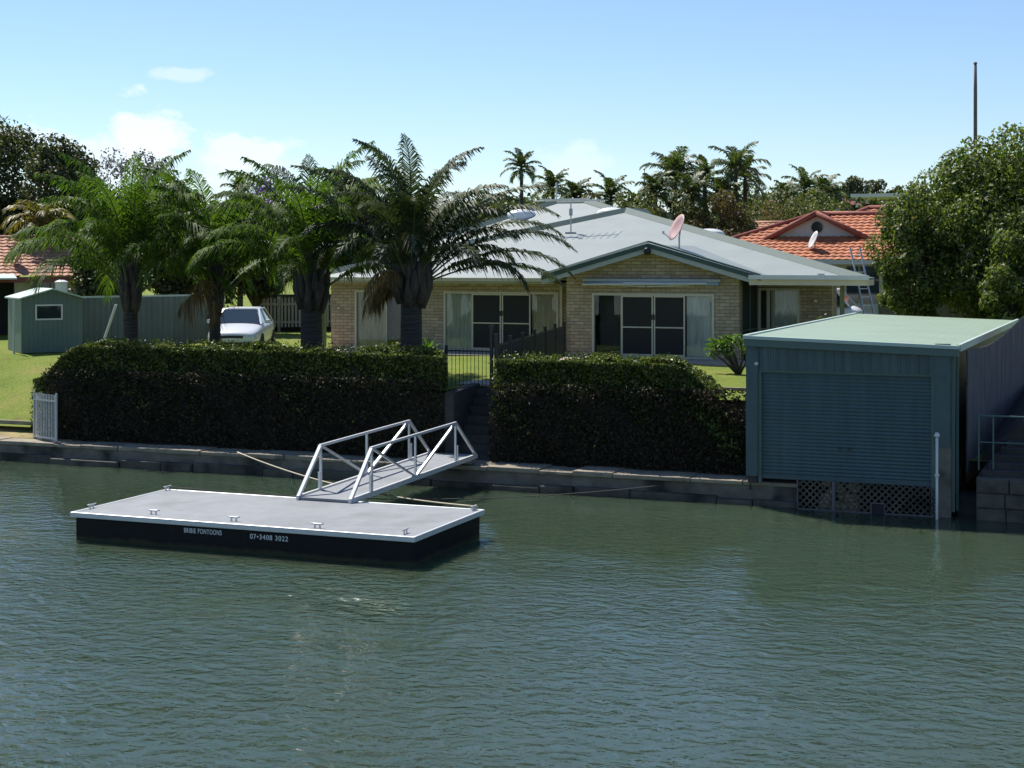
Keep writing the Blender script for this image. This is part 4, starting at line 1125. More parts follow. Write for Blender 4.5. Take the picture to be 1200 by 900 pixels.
# rolled awning
a0, a1 = pv(685, VG), pv(846, VG); za = zat(331, -13, VG)
aw = thing('rolled_awning', 'rolled blue and white awning fixed over the gable sliding doors', 'awning', ((a0 + a1) / 2, VG - .1, za))
b = MB(); b.box(a0, a1, VG - .20, VG - .005, za + .02, za + .11); b.build('cassette', M['soffit'], aw, bevel=.02)
b = MB(); b.tube([(a0 + .05, VG - .17, za - .03), (a1 - .05, VG - .17, za - .03)], .055, 12); b.build('fabric_roll', M['awning'], aw, smooth=True)
b = MB(); b.tube([(a0 + .02, VG - .27, za - .07), (a1 - .4, VG - .27, za - .02)], .03, 8); b.build('front_bar', M['trim_white'], aw)
for s, e in ((a0 + .9, a0 + 2.05), (a1 - 1.0, a1 - 2.3)):
    b = MB(); b.bar((s, VG - .12, za - .09), (e, VG - .22, za - .12), .05, .035); b.build('folding_arm', M['trim_white'], aw)
# roof domes
for (px, py, vv, lab) in ((611, 247, 60.2, 'white domed skylight left of the upper roof ridge'), (717, 245, 60.2, 'white domed skylight right of the upper roof ridge'), (831, 270, 58.5, 'white domed skylight low behind the right hip')):
    u_ = pv(px, vv); z_ = zat(py, u_, vv)
    b = MB(); b.lathe([(.60, -.35), (.60, 0), (.54, .07), (.40, .14), (.2, .18), (.02, .19)], (u_, vv, z_ - .12), 20)
    tag(b.build('skylight_dome', M['skylight'], smooth=True), lab, 'skylight', 'skylight domes on the house roof')
# television aerial
av_ = 52.4; au = pv(669, av_); zb_ = ez + (av_ - EV) * (AZ - ez) / (AV - EV); zt_ = zat(238, au, av_)
an = thing('roof_aerial', 'white television aerial on a thin mast above the metal roof', 'aerial', (au, av_, zb_))
b = MB(); b.tube([(au, av_, zb_ + .02), (au, av_, zt_ + .05)], .025, 8); b.box(au - .05, au + .05, av_ - .05, av_ + .05, zt_ - .45, zt_ - .2); b.box(au - .18, au + .18, av_ - .12, av_ + .12, zb_ - .02, zb_ + .03); b.build('mast', M['steel'], an)
b = MB(); x0, x1 = pv(640, av_), pv(703, av_); zz = zat(234.5, au, av_)
b.bar((x0, av_ - .25, zz + .01), (x1, av_ + .2, zz - .02), .04, .04)
for i in range(9):
    t = i / 8; p = Vector((x0, av_ - .25, zz + .01)).lerp(Vector((x1, av_ + .2, zz - .02)), t)
    ln = .28 + .18 * t; b.tube([(p.x - .08, p.y - ln, p.z + .02), (p.x + .08, p.y + ln, p.z + .02)], .011, 5)
b.build('boom', M['trim_white'], an)
b = MB(); q = pv(653, av_); b.tube([(q, av_ - .1, zz - .03), (q, av_ - .1, zat(214, q, av_))], .035, 8); b.tube([(pv(628, av_), av_ - .1, zz - .02), (q + .15, av_ - .1, zz)], .03, 6); b.build('vertical_element', M['trim_white'], an)

def dish(name, label, base, h, rad, axis, m_, arm=True):
    base = Vector(base); root = thing(name, label, 'satellite dish', base, 'satellite dishes on roofs')
    ax = Vector(axis).normalized(); c = base + Vector((0, 0, h))
    b = MB(); b.tube([base, base + Vector((0, 0, h * .55)), c - ax * .04], .028, 8); b.build('mast', M['steel'], root)
    q = ax.to_track_quat('Z', 'Y').to_matrix()
    prof_o = [(.02, 0)] + [(rad * t, .22 * rad * t * t) for t in (.25, .5, .75, 1.)]
    prof = prof_o + [(rad * t, .22 * rad * t * t + .02) for t in (.985, .7, .4, .05)]
    b = MB(); b.lathe(prof, c, 24, axis=q); b.build('reflector', m_, root, smooth=True)
    if arm:
        lo = c + q @ Vector((0, -rad * .95, .2 * rad)); f = c + ax * rad * .95 + q @ Vector((0, -rad * .75, 0))
        b = MB(); b.tube([lo, f], .018, 6); b.lathe([(.03, -.05), (.04, .05)], f, 8); b.build('feed_arm', M['steel'], root)
dv = 47.4; du = pv(796, dv); dish('satellite_dish', 'large faded pink satellite dish on the front gable roof', (du, dv, RZ - s_ * abs(du - RU)), .62, .46, (-.72, -.55, .42), M['dish_pink'])

# ladder
lv_ = 46.9
lx0, lx1 = pv(1003, 47.6), pv(1031, 46.4)
ld = thing('ladder', 'aluminium ladder leaning against the porch roof beside the tree', 'ladder', (lx1, 46.4, G))
lt_, lb_ = Vector((lx0, 47.4, zat(290, lx0, 47.4))), Vector((lx1, 46.5, land_z(lx1, 46.5)))
for s in (-.17, .17):
    b = MB(); o_ = Vector((s * .75, s * .65, 0)); b.bar(lb_ + o_, lt_ + o_, .05, .03); b.build('stile', M['steel'], ld)
for i in range(1, 14):
    p = lb_.lerp(lt_, i / 14); o_ = Vector((.17 * .75, .17 * .65, 0)); MB().tube([p - o_, p + o_], .016, 6).build('rung', M['alu'], ld)

# ------------------------------------------------------------------ vehicles
def vehicle(name, label, loc, rz, paint, S, GH, cat, wheel_x, wr=.32):
    """S: body stations (x, half width, z low, z high). GH: greenhouse (x rear base, x rear top, x front top, x front base, z base, z top, hw base, hw top)."""
    root = thing(name, label, cat, loc, None, rz)
    vs, fs = [], []
    for (x, w, zl, zh) in S:
        hp = [(0, zl), (w * .82, zl), (w * .96, zl + .10), (w, zl + (zh - zl) * .45), (w * .985, zl + (zh - zl) * .78), (w * .9, zh - .015), (w * .6, zh + .025), (0, zh + .04)]
        ring = [(x, -a, z) for a, z in hp] + [(x, a, z) for a, z in reversed(hp[1:-1])]
        vs += ring
    n = 14
    for i in range(len(S) - 1):
        for k in range(n): fs.append((i * n + k, i * n + (k + 1) % n, (i + 1) * n + (k + 1) % n, (i + 1) * n + k))
    fs += [tuple(range(n)), tuple((len(S) - 1) * n + k for k in range(n - 1, -1, -1))]
    body = MB().add(vs, fs).build('body', paint, root, smooth=True, local=True)
    sub = body.modifiers.new('smooth', 'SUBSURF'); sub.levels = 2; sub.render_levels = 2
    xrb, xrt, xft, xfb, zb, zt, wb, wt = GH
    g = MB()
    A = [(xrb, -wb, zb), (xfb, -wb, zb), (xfb, wb, zb), (xrb, wb, zb)]; B = [(xrt, -wt, zt), (xft, -wt, zt), (xft, wt, zt), (xrt, wt, zt)]
    g.add(A + B, [(0, 1, 5, 4), (1, 2, 6, 5), (2, 3, 7, 6), (3, 0, 4, 7)])
    g.build('window_glass', M['car_glass'], root, local=True)
    r = MB(); xm = (xrt + xft) / 2
    r.add([(xrt - .05, -wt - .01, zt - .02), (xft + .05, -wt - .01, zt - .02), (xft + .05, wt + .01, zt - .02), (xrt - .05, wt + .01, zt - .02),
           (xrt, -wt * .8, zt + .04), (xft, -wt * .8, zt + .04), (xft, wt * .8, zt + .04), (xrt, wt * .8, zt + .04)],
          [(0, 3, 2, 1), (4, 5, 6, 7), (0, 1, 5, 4), (1, 2, 6, 5), (2, 3, 7, 6), (3, 0, 4, 7)])
    r.build('roof', paint, root, local=True, bevel=.02)
    p = MB()
    for s in (-1, 1):
        p.bar((xfb, s * wb, zb - .02), (xft, s * wt, zt), .055, .05); p.bar((xrb, s * wb, zb - .02), (xrt, s * wt, zt), .10, .05)
        xb = (xrb * .45 + xfb * .55); xt_ = (xrt * .45 + xft * .55); p.bar((xb, s * wb * 1.003, zb), (xt_, s * wt * 1.003, zt), .07, .03)
    p.build('pillar', paint, root, local=True)
    for wx in wheel_x:
        for s in (-1, 1):
            ww = S[len(S) // 2][1] - .10
            ax = Matrix.Rotation(R(-90) * s, 3, 'X'); t = MB()
            t.lathe([(wr * .62, -.1), (wr * .96, -.1), (wr, -.06), (wr, .07), (wr * .95, .105), (wr * .66, .10)], (wx, s * ww, wr), 22, axis=ax); wo = t.build('wheel', M['rubber'], root, local=True, smooth=False)
            h = MB(); h.lathe([(wr * .64, .06), (wr * .62, .095), (wr * .2, .085), (wr * .12, .11), (.01, .11)], (wx, s * ww, wr), 12, axis=ax); h.build('rim', M['alu'], wo, local=True)
    return root, body
S_ = [(-2.38, .66, .42, .80), (-2.30, .80, .30, .93), (-1.75, .87, .22, .99), (-1.0, .89, .2, .97), (0, .90, .2, .95), (.85, .90, .2, .93), (1.45, .89, .2, .88), (2.0, .85, .22, .78), (2.28, .76, .28, .68), (2.38, .62, .36, .58)]
cu_, cv_ = pd(284, 52.4)
hd = math.atan2(-.92, .39)
car, body = vehicle('parked_car', 'silver sedan parked on the lawn beside the house', (cu_, cv_, G + .02), hd, M['car_silver'], S_, (-1.72, -1.0, .22, 1.08, .93, 1.40, .78, .58), 'car', (-1.42, 1.42))
b = MB(); b.box(2.24, 2.375, -.38, .38, .50, .60); b.box(2.2, 2.372, -.55, .55, .30, .38); b.build('grille', M['black'], car, local=True, bevel=.02)
for s in (-1, 1):
    b = MB(); b.prism([(2.10, s * .76, .56), (2.33, s * .50, .52), (2.30, s * .50, .64), (2.02, s * .79, .70)], (-.06, 0, .0)); b.build('headlight', M['lamp_glass'], car, local=True, bevel=.01)
    b = MB(); b.obox((.78, s * .98, 1.0), (.10, .18, .12), Matrix.Identity(3)); b.build('mirror', M['car_silver'], car, local=True, bevel=.03)
b = MB(); b.box(2.33, 2.395, -.19, .19, .41, .50); b.build('number_plate', M['trim_white'], car, local=True)
b = MB(); b.box(2.30, 2.40, -.62, .62, .385, .405); b.build('bumper_strip', M['alu'], car, local=True)
SV = [(-2.5, .80, .45, 1.50), (-2.4, .90, .35, 1.47), (-1.2, .93, .3, 1.46), (0, .94, .3, 1.45), (1.0, .93, .3, 1.6), (1.7, .9, .32, 1.6), (2.2, .82, .38, 1.47), (2.38, .68, .48, 1.28)]
wu, wv = -10.25, 52.0
van, vb = vehicle('parked_van', 'white van parked under the carport behind the porch post', (wu, wv, G), R(2), M['van_white'], SV, (-2.45, -2.4, 1.55, 2.0, 1.56, 2.08, .86, .76), 'van', (-1.5, 1.45), .34)

# ------------------------------------------------------------------ big garden palms
def big_palm(label, x, v, z_bulge, r_trunk, cone, n, length, el_rng, droop_rng, mat_, seed, dry=0, lw=.62, dry_az=None, extra=None, width=.036):
    rng = np.random.default_rng(seed)
    u = pv(x, v)
    root = thing('palm_tree', label, 'palm', (u, v, G), 'palms behind the long hedge')
    b = MB(); rr = random.Random(seed)
    prof = []; z = G - .2; k = 0
    while z < z_bulge - .2:
        prof += [(r_trunk * (1.12 - .12 * (z - G) / (z_bulge - G)) * (1.0 if k % 2 else .95), z)]; z += .06; k += 1
    b.lathe([(r, zz) for r, zz in prof], (u, v, 0), 16); b.build('trunk', M['palm_bark'], root, smooth=True)
    # swollen cone of old leaf bases: overlapping curved scales in three ranks
    s = MB(); zb = z_bulge; rt = r_trunk; r_trunk = r_trunk * cone
    s.lathe([(r_trunk * .9, zb - .32), (r_trunk * 1.25, zb - .1), (r_trunk * 1.35, zb + .25), (r_trunk * .9, zb + .75), (.1, zb + 1.1)], (u, v, 0), 16)
    for i in range(33):
        a = i * 2.399 + rr.uniform(-.2, .2); h = (i / 33) * .85
        c0 = r_trunk * (1.02 + .45 * math.sin(math.pi * min(1, .2 + h * .75)))
        P0 = Vector((u + c0 * .85 * math.cos(a), v + c0 * .85 * math.sin(a), zb - .34 + h)); P1 = Vector((u + c0 * 1.18 * math.cos(a), v + c0 * 1.18 * math.sin(a), zb + .0 + h)); P2 = Vector((u + c0 * 1.32 * math.cos(a), v + c0 * 1.32 * math.sin(a), zb + .42 + h))
        s.tube([P0, P1, P2], [.10 * cone, .13 * cone, .05 * cone], 6)
    s.build('leaf_base_cone', M['leaf_base'], root, smooth=True)
    L = Leafy()
    for i in range(n):
        f = i / (n - 1)                                     # 0 outermost, 1 spear
        az = i * 2.399 + rng.uniform(-.25, .25)
        el = el_rng[0] + (el_rng[1] - el_rng[0]) * f ** .8 + R(rng.uniform(-6, 6))
        dr = droop_rng[0] + (droop_rng[1] - droop_rng[0]) * f + R(rng.uniform(-10, 10))
        base = np.array([u + .30 * (1 - f) * math.cos(az), v + .30 * (1 - f) * math.sin(az), z_bulge + .25 + .6 * f])
        frond(L, rng, base, az, el, length * rng.uniform(.86, 1.06) * (.84 + .10 * f), dr, lw * rng.uniform(.9, 1.1), n=64, width=width * 1.5, hang=.85, fold=.32, stalk=.035, start=.22, twist=rng.uniform(-.25, .25), pw=1.7)
    if extra:
        for (azd, eld, ln, drd) in extra:
            az = R(azd)
            base = np.array([u + .3 * math.cos(az), v + .3 * math.sin(az), z_bulge + .3])
            frond(L, rng, base, az, R(eld), ln, R(drd), lw, n=68, width=width * 1.5, hang=.6, fold=.3, stalk=.038, start=.24, pw=1.7)
    L.build('crown', [mat_, M['stalk']], root)
    if dry:
        D = Leafy()
        for i in range(dry):
            az = (dry_az[0] + (dry_az[1] - dry_az[0]) * rng.random()) if dry_az else rng.uniform(0, 6.28)
            base = np.array([u + .35 * math.cos(az), v + .35 * math.sin(az), z_bulge + rng.uniform(.0, .5)])
            frond(D, rng, base, az, R(rng.uniform(20, 60)), length * rng.uniform(.22, .42), R(rng.uniform(70, 140)), lw * .7, n=30, width=width * 1.3, hang=1.1, fold=-.2, stalk=.035, start=.2, pw=rng.uniform(.8, 1.6), twist=rng.uniform(-.9, .9))
        D.build('dead_fronds', [M['frond_dry'], M['dry_stalk']], root)
    return root
E = lambda a: R(a)
# azimuths: image right is +u,+v ; image left is -u,-v
big_palm('leftmost tall palm with lush green crown in front of the garden shed', 153, 37.4, 3.95, .21, .72, 34, 4.5, (E(40), E(87)), (E(118), E(58)), M['frond_green'], 21, dry=0, lw=.80, dry_az=(R(170), R(260)), width=.034)
big_palm('smaller palm with ragged drooping dead fronds beside the parked car', 252, 38.2, 3.9, .16, .7, 26, 4.1, (E(44), E(87)), (E(124), E(66)), M['frond_green'], 22, dry=5, lw=.72, dry_az=(R(130), R(300)), width=.034)
big_palm('stout palm with dense dark crown between the car and the house', 365, 37.6, 4.05, .29, .86, 36, 4.4, (E(36), E(86)), (E(112), E(66)), M['frond_green'], 23, dry=0, lw=.74, width=.033)
big_palm('stout palm with arching blue grey fronds and brown dead leaves beside the sliding doors', 482, 37.2, 4.25, .28, 1.0, 34, 4.1, (E(38), E(86)), (E(104), E(66)), M['frond_dark'], 27, dry=6, lw=.62, dry_az=(R(165), R(285)),
         extra=[(20, 32, 4.4, 80), (8, 42, 4.6, 80), (28, 22, 4.0, 62), (0, 55, 4.6, 80), (35, 50, 4.5, 85), (15, 62, 4.6, 70), (200, 62, 4.3, 60), (215, 70, 4.4, 60)])

# ------------------------------------------------------------------ garden plants near the house
def rosette(name, label, u, v, z, n, ln, wd, m_, seed, cat='plant'):
    rng = np.random.default_rng(seed); root = thing(name, label, cat, (u, v, z)); L = Leafy()
    for i in range(n):
        az = i * 2.399; el = R(15 + 70 * i / n); l_ = ln * rng.uniform(.75, 1.1)
        d = np.array([math.cos(az) * math.cos(el), math.sin(az) * math.cos(el), math.sin(el)]); sd = np.array([-math.sin(az), math.cos(az), 0])
        p0 = np.array([u, v, z + .25]); m = p0 + d * l_ * .55; t = p0 + d * l_ + np.array([0, 0, -.15 * l_])
        V = np.array([p0 - sd * wd * .3, p0 + sd * wd * .3, m - sd * wd * .5, m + sd * wd * .5, t - sd * .003, t + sd * .003])
        L.add(V, np.array([[0, 1, 3, 2], [2, 3, 5, 4]]))
    L.build('leaf_rosette', m_, root)
    MB().lathe([(.09, -.05), (.07, .15), (.05, .32)], (u, v, z), 8).build('stem', M['bark'], root)
yu, yv = pd(502, 46.5); rosette('yucca_plant', 'bright green spiky yucca against the brick left wing', yu, yv, G, 34, .62, .07, M['fresh'], 5)
fu = gp(866, 438, G)
fr_ = thing('frangipani', 'small frangipani with glossy pale leaves beside the boat shed', 'shrub', fu)
rng = np.random.default_rng(41); L = Leafy(); b = MB()
tips = []
ft = Vector((pv(850, fu.y), fu.y, zat(404, pv(850, fu.y), fu.y)))
for i in range(13):
    q = ft + Vector((rng.normal(0, .26), rng.normal(0, .22), rng.normal(.0, .12))); mid = Vector(fu).lerp(q, .55) + Vector((.08, 0, -.05)); b.tube([Vector(fu) + Vector((0, 0, -.05)), mid, q], [.045, .03, .018], 6)
    k = 26; p = np.array(q) + rng.normal(0, .09, (k, 3)); n_ = rng.normal(size=(k, 3))
    L.add(*leaves(rng, p, rng.uniform(.14, .26, k), np.array([0, 0, .6]), .38))
L.build('leaf_cluster', M['fresh'], fr_); b.build('branches', M['bark'], fr_, smooth=True)
sb, sv = pd(472, 45.8)
tree('garden_shrub', 'low dark shrub at the foot of the brick wall behind the palm', 455, 44.5, 402, 34, M['hedge'], .09, 1500, 14, G, .0, cat='shrub', trunk_r=.04)
tree('garden_shrub', 'low leafy shrub under the porch behind the shed roof', 950, 44.0, 371, 22, M['hedge'], .08, 900, 12, G, .3, cat='shrub', trunk_r=.04)

b = MB(); qu, qv = pd(379, 46.0); b.box(qu - .07, qu + .07, qv - .07, qv + .07, G - .2, 3.75)
tag(b.build('timber_post', M['post_green'], bevel=.01), 'single weathered timber post on the lawn right of the third palm', 'post')

# ------------------------------------------------------------------ left neighbours: garden shed, fences, house
su, sv_ = pd(26, 50.8); PS = R(52)
gs = thing('garden_shed', 'small sage green steel garden shed with a dark window', 'garden shed', (su, sv_, G), rz=PS)
# local x runs along the front to the right, y to the back
W_, D_, Hs = 1.95, 1.95, 1.82
b = MB(); b.box(0, W_, 0, .03, 0, Hs); b.build('front_wall', M['garden_shed'], gs, local=True)
b = MB(); b.box(-.03, -.0, .0, D_, 0, Hs); b.box(W_, W_ + .03, 0, D_, 0, Hs); b.build('side_wall', M['garden_shed_lit_side'], gs, local=True)
b = MB(); b.box(0, W_, D_ - .03, D_, 0, Hs); b.build('back_wall', M['garden_shed'], gs, local=True)
b = MB()
for (xa, za_, xb, zb_2) in ((-.12, Hs - .04, W_ * .5, Hs + .27), (W_ * .5, Hs + .27, W_ + .12, Hs - .04)):
    b.prism([(xa, -.12, za_), (xb, -.12, zb_2), (xb, -.12, zb_2 + .045), (xa, -.12, za_ + .045)], (0, D_ + .24, 0))
b.build('roof', M['garden_roof'], gs, local=True)
b = MB(); b.prism([(0, 0, Hs + .002), (W_, 0, Hs + .002), (W_ * .5, 0, Hs + .26)], (0, .03, 0)); b.build('gable_panel', M['garden_shed'], gs, local=True)
b = MB()
b.box(.42, 1.32, -.03, -.002, 1.08, 1.13); b.box(.42, 1.32, -.03, -.002, 1.55, 1.60); b.box(.42, .47, -.03, -.002, 1.13, 1.55); b.box(1.27, 1.32, -.03, -.002, 1.13, 1.55); wi = b.build('window', M['trim_white'], gs, local=True)
b = MB(); b.box(.47, 1.27, -.014, -.004, 1.13, 1.55); b.build('pane', M['car_glass'], wi, local=True)
b = MB(); b.box(-.30, -.24, -.06, 0, -.05, Hs); b.tube([(-.27, -.03, 1.35), (-.17, -.05, 1.0), (-.27, -.03, .7)], .03, 6); b.build('downpipe', M['soffit'], gs, local=True)
# sheet fence
def screen_fence(name, label, x0, d0, x1, d1, z1, m_, n=6, post=True):
    a, c = Vector((*pd(x0, d0), 0)), Vector((*pd(x1, d1), 0)); ln = (c - a).length; yaw = math.atan2((c - a).y, (c - a).x)
    root = thing(name, label, 'fence', (a.x, a.y, G), rz=yaw)
    for i in range(n):
        b = MB(); b.box(i * ln / n + .03, (i + 1) * ln / n - .03, -.015, .015, .04, z1 - G - .06); b.build('fence_panel', m_, root, local=True)
    b = MB(); b.box(0, ln, -.03, .03, z1 - G - .058, z1 - G); b.build('top_rail', M['garden_roof'], root, local=True)
    for i in range(n + 1):
        b = MB(); b.box(i * ln / n - .028, i * ln / n + .028, -.03, .03, -.1, z1 - G - .06); b.build('fence_post', M['garden_shed'], root, local=True)
screen_fence('sheet_fence', 'sage green sheet metal fence between garden shed and palms', 88, 52.6, 262, 56.5, 3.93, M['colorbond'], 3)
screen_fence('timber_fence', 'dark weathered fence added to darken the gap under the large broadleaf tree', 1030, 58, 1260, 54, 3.85, M['timber_grey'], 5)  # fence added to fill the bright lawn gap with a dark tone
b = MB(); pts = []
for (x, y) in ((136, 357), (122, 398), (103, 406), (96, 414)):
    u_, v_ = pd(x, 49.5); pts.append((u_, v_, zat(y, u_, v_)))
b.tube(pts, .045, 8)
tag(b.build('drain_pipe', M['dish_grey'], smooth=False), 'bent pale drain pipe leaning on the sage sheet fence', 'pipe')
# picket fence
a, c = Vector((*pd(300, 65), 0)), Vector((*pd(408, 66), 0)); ln = (c - a).length; yaw = math.atan2((c - a).y, (c - a).x)
pk = thing('picket_fence', 'white picket fence behind the car on the far lawn', 'fence', (a.x, a.y, G), rz=yaw)
b = MB(); k = 0; x = 0.
while x < ln:
    b.prism([(x, 0, .22), (x + .085, 0, .22), (x + .085, 0, 1.42), (x + .0425, 0, 1.5), (x, 0, 1.42)], (0, .02, 0)); x += .15
b.build('pickets', M['picket'], pk, local=True)
b = MB(); b.box(0, ln, .021, .06, .4, .48); b.box(0, ln, .021, .06, 1.15, 1.23); b.build('rail', M['picket'], pk, local=True)
b = MB(); b.box(0, ln, .5, .6, -.1, 1.6); tag(b.build('picket_backing', M['dark'], None), 'dark flat backing behind the white pickets', 'fence'); bf = bpy.data.objects['picket_backing']; bf.location = (a.x, a.y, G); bf.rotation_euler = (0, 0, yaw)  # near-black flat sheet behind the gaps of the pickets
for i in range(5):
    b = MB(); b.box(i * ln / 4 - .05, i * ln / 4 + .05, .065, .16, -.2, 1.5); b.build('fence_post', M['picket'], pk, local=True)

def tile_sheet(mb, P0, U, S, width, length, keep, pan=.30, course=.36):
    P0, U, S = Vector(P0), Vector(U).normalized(), Vector(S).normalized(); N = U.cross(S).normalized()
    if N.z < 0: N = -N
    nx = max(1, int(width / pan)) * 4; nc = max(1, int(length / course)); pw = width / (nx / 4); pc = length / nc
    vs, fs = [], []
    for j in range(nc):
        for e in (0, 1):
            s = j * pc + e * pc; hh = .045 if e == 0 else .004
            for i in range(nx + 1):
                x = i * pw / 4; h = hh + .035 * (.5 + .5 * math.cos(2 * math.pi * i / 4))
                vs.append(P0 + U * x + S * s + N * h)
    W = nx + 1
    for j in range(nc):
        for i in range(nx):
            xm, sm = (i + .5) * pw / 4, (j + .5) * pc
            if not keep(xm, sm): continue
            a = (2 * j) * W + i; fs.append((a, a + 1, a + W + 1, a + W))
            if j: fs.append((a - W, a - W + 1, a + 1, a))
    mb.add(vs, fs)
def tube_caps(parent, segs, m_, r=.10, name='ridge_tile'):
    b = MB()
    for a, c in segs: b.tube([a, c], r, 8)
    return b.build(name, m_, parent, smooth=True)
# left tiled house
e_r = Vector((*pd(98, 63), 0)); e_l = Vector((*pd(-150, 60), 0)); Ud = (e_r - e_l).normalized(); Nd = Vector((-Ud.y, Ud.x, 0)); 
zE2 = zat(324, e_r.x, e_r.y); wdt = (e_r - e_l).length
h2 = thing('neighbour_house', 'neighbouring house with faded terracotta tile roof on the far left', 'house', (e_r.x, e_r.y, G))
run = 4.2; rz_ = zat(279, *(pd(60, 66.5))) - zE2
b = MB(); tile_sheet(b, e_l + Vector((0, 0, zE2)), Ud, Nd * run + Vector((0, 0, rz_)), wdt, math.hypot(run, rz_), lambda x, s: True); b.build('roof', M['tile_pink'], h2)
b = MB(); p = e_l + Nd * run + Vector((0, 0, zE2 + rz_)); q = e_r + Nd * run + Vector((0, 0, zE2 + rz_))
b.add([p, q, e_r + Nd * run * 2 + Vector((0, 0, zE2)), e_l + Nd * run * 2 + Vector((0, 0, zE2))], [(0, 1, 2, 3)]); b.build('rear_roof', M['tile_pink'], h2)
tube_caps(h2, [(p, q + Ud * .1), (e_r + Vector((0, 0, zE2)), q)], M['tile_pale'], .11)
b = MB(); b.bar(e_l + Nd * -.05 + Vector((0, 0, zE2 - .12)), e_r + Nd * -.05 + Vector((0, 0, zE2 - .12)), .12, .22); b.build('gutter', M['red_gutter'], h2)
wl0, wl1 = Vector((*pd(17, 63), 0)), Vector((*pd(97, 63.8), 0))
b = MB(); b.prism([wl0 + Vector((0, 0, G - .2)), wl1 + Vector((0, 0, G - .2)), wl1 + Vector((0, 0, zE2 - .24)), wl0 + Vector((0, 0, zE2 - .24))], Nd * .2); b.build('wall', M['render_wall'], h2)
b = MB(); b.prism([e_r - Ud * .5 + Nd * .6 + Vector((0, 0, G)), e_r - Ud * .5 + Nd * run * 2 + Vector((0, 0, G)), e_r - Ud * .5 + Nd * run * 2 + Vector((0, 0, zE2 - .1)), e_r - Ud * .5 + Nd * run + Vector((0, 0, zE2 + rz_ - .15)), e_r - Ud * .5 + Nd * .6 + Vector((0, 0, zE2 - .1))], Ud * .15); b.build('gable_end', M['render_wall'], h2)
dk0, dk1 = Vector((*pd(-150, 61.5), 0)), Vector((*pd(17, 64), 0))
b = MB(); b.prism([dk0 + Vector((0, 0, G - .2)), dk1 + Vector((0, 0, G - .2)), dk1 + Vector((0, 0, zE2 - .24)), dk0 + Vector((0, 0, zE2 - .24))], Nd * .2); b.build('patio_shade', M['dark'], h2)  # flat near-black sheet, shade under the eave put into its colour
b = MB()
for (x0, x1, m__) in ((35, 44, 0), (46, 58, 1), (59.5, 66, 0)):
    p0_, p1_ = Vector((*pd(x0, 62.9), 0)), Vector((*pd(x1, 62.9), 0)); b.prism([p0_ + Vector((0, 0, 3.2)), p1_ + Vector((0, 0, 3.2)), p1_ + Vector((0, 0, zat(328.5, *pd(50, 63)))), p0_ + Vector((0, 0, zat(328.5, *pd(50, 63))))], Nd * .05)
b.build('window', M['car_glass'], h2)
pa0, pa1 = Vector((*pd(-90, 58.5), 0)), Vector((*pd(20, 60.5), 0)); b = MB(); zz = zat(327.5, *pd(10, 60.5)); b.prism([pa0 + Vector((0, 0, zz)), pa1 + Vector((0, 0, zz)), pa1 + Nd * 1.8 + Vector((0, 0, zz + .15)), pa0 + Nd * 1.8 + Vector((0, 0, zz + .15))], (0, 0, .06)); b.build('patio_roof', M['garden_roof'], h2)
b = MB(); wt_ = Vector((*pd(72, 57), 0)); zz = zat(330, wt_.x, wt_.y)
b.lathe([(.22, 0), (.22, zz - G - .08), (.25, zz - G - .06), (.25, zz - G), (.1, zz - G + .06)], (wt_.x, wt_.y, G), 14)
tag(b.build('water_tank', M['trim_white'], smooth=False), 'slim white water tank behind the garden shed', 'tank')
dd = Vector((*pd(24, 63.0), 0)); zd = zE2 + .18; dish('satellite_dish', 'faded satellite dish on the terracotta roof at far left', (dd.x, dd.y, zd), .62, .42, (-.75, -.5, .4), M['dish_pink'])

# ------------------------------------------------------------------ right neighbours: orange tile house, pale roof, far houses
oh = thing('orange_tile_house', 'house with bright orange tile roof and round gable vent', 'house', (-12, 66, G))
sl = .376; v_e, z_e = 63.5, 5.16; v_r = 68.8; z_r = z_e + sl * (v_r - v_e)
ue0, ue1 = -18.2, -7.0
Sd = Vector((0, 1, sl)); Ls = (v_r - v_e) * math.hypot(1, sl)
ur0 = -12.6
b = MB(); kx = (ur0 - ue0) / Ls
tile_sheet(b, (ue0, v_e, z_e), (1, 0, 0), Sd, ue1 - ue0, Ls, lambda x, s: x > s * kx); b.build('roof_front', M['tile_red'], oh)
b = MB(); b.add([(ue0, v_e, z_e), (ur0, v_r, z_r), (ur0, v_r + 1, z_r), (ue0, v_r + 8, z_e)], [(0, 1, 2, 3)]); b.add([(ur0, v_r, z_r), (ue1, v_r, z_r), (ue1, v_r + 5.3, z_e), (ur0, v_r + 5.3, z_e)], [(0, 1, 2, 3)]); b.build('roof_rear', M['tile_red'], oh)
gu, gvf, ga = pv(957, 66.0), 66.0, zat(252, pv(957, 66.), 66.)
gb = z_e + sl * (gvf - v_e); hw = 2.0; gs_ = (ga - gb) / hw
b = MB(); b.add([(gu - hw, gvf + .12, gb), (gu + hw, gvf + .12, gb), (gu, gvf + .12, ga - .05)], [(0, 1, 2)]); gp_ = b.build('gable_panel', M['render_wall'], oh)
b = MB(); b.lathe([(.2, 0), (.24, .02), (.24, .05), (.02, .05)], (gu, gvf + .10, gb + .48), 20, axis=Matrix.Rotation(R(90), 3, 'X')); b.build('round_vent', M['car_glass'], gp_)
gr = v_e + (ga - z_e) / sl
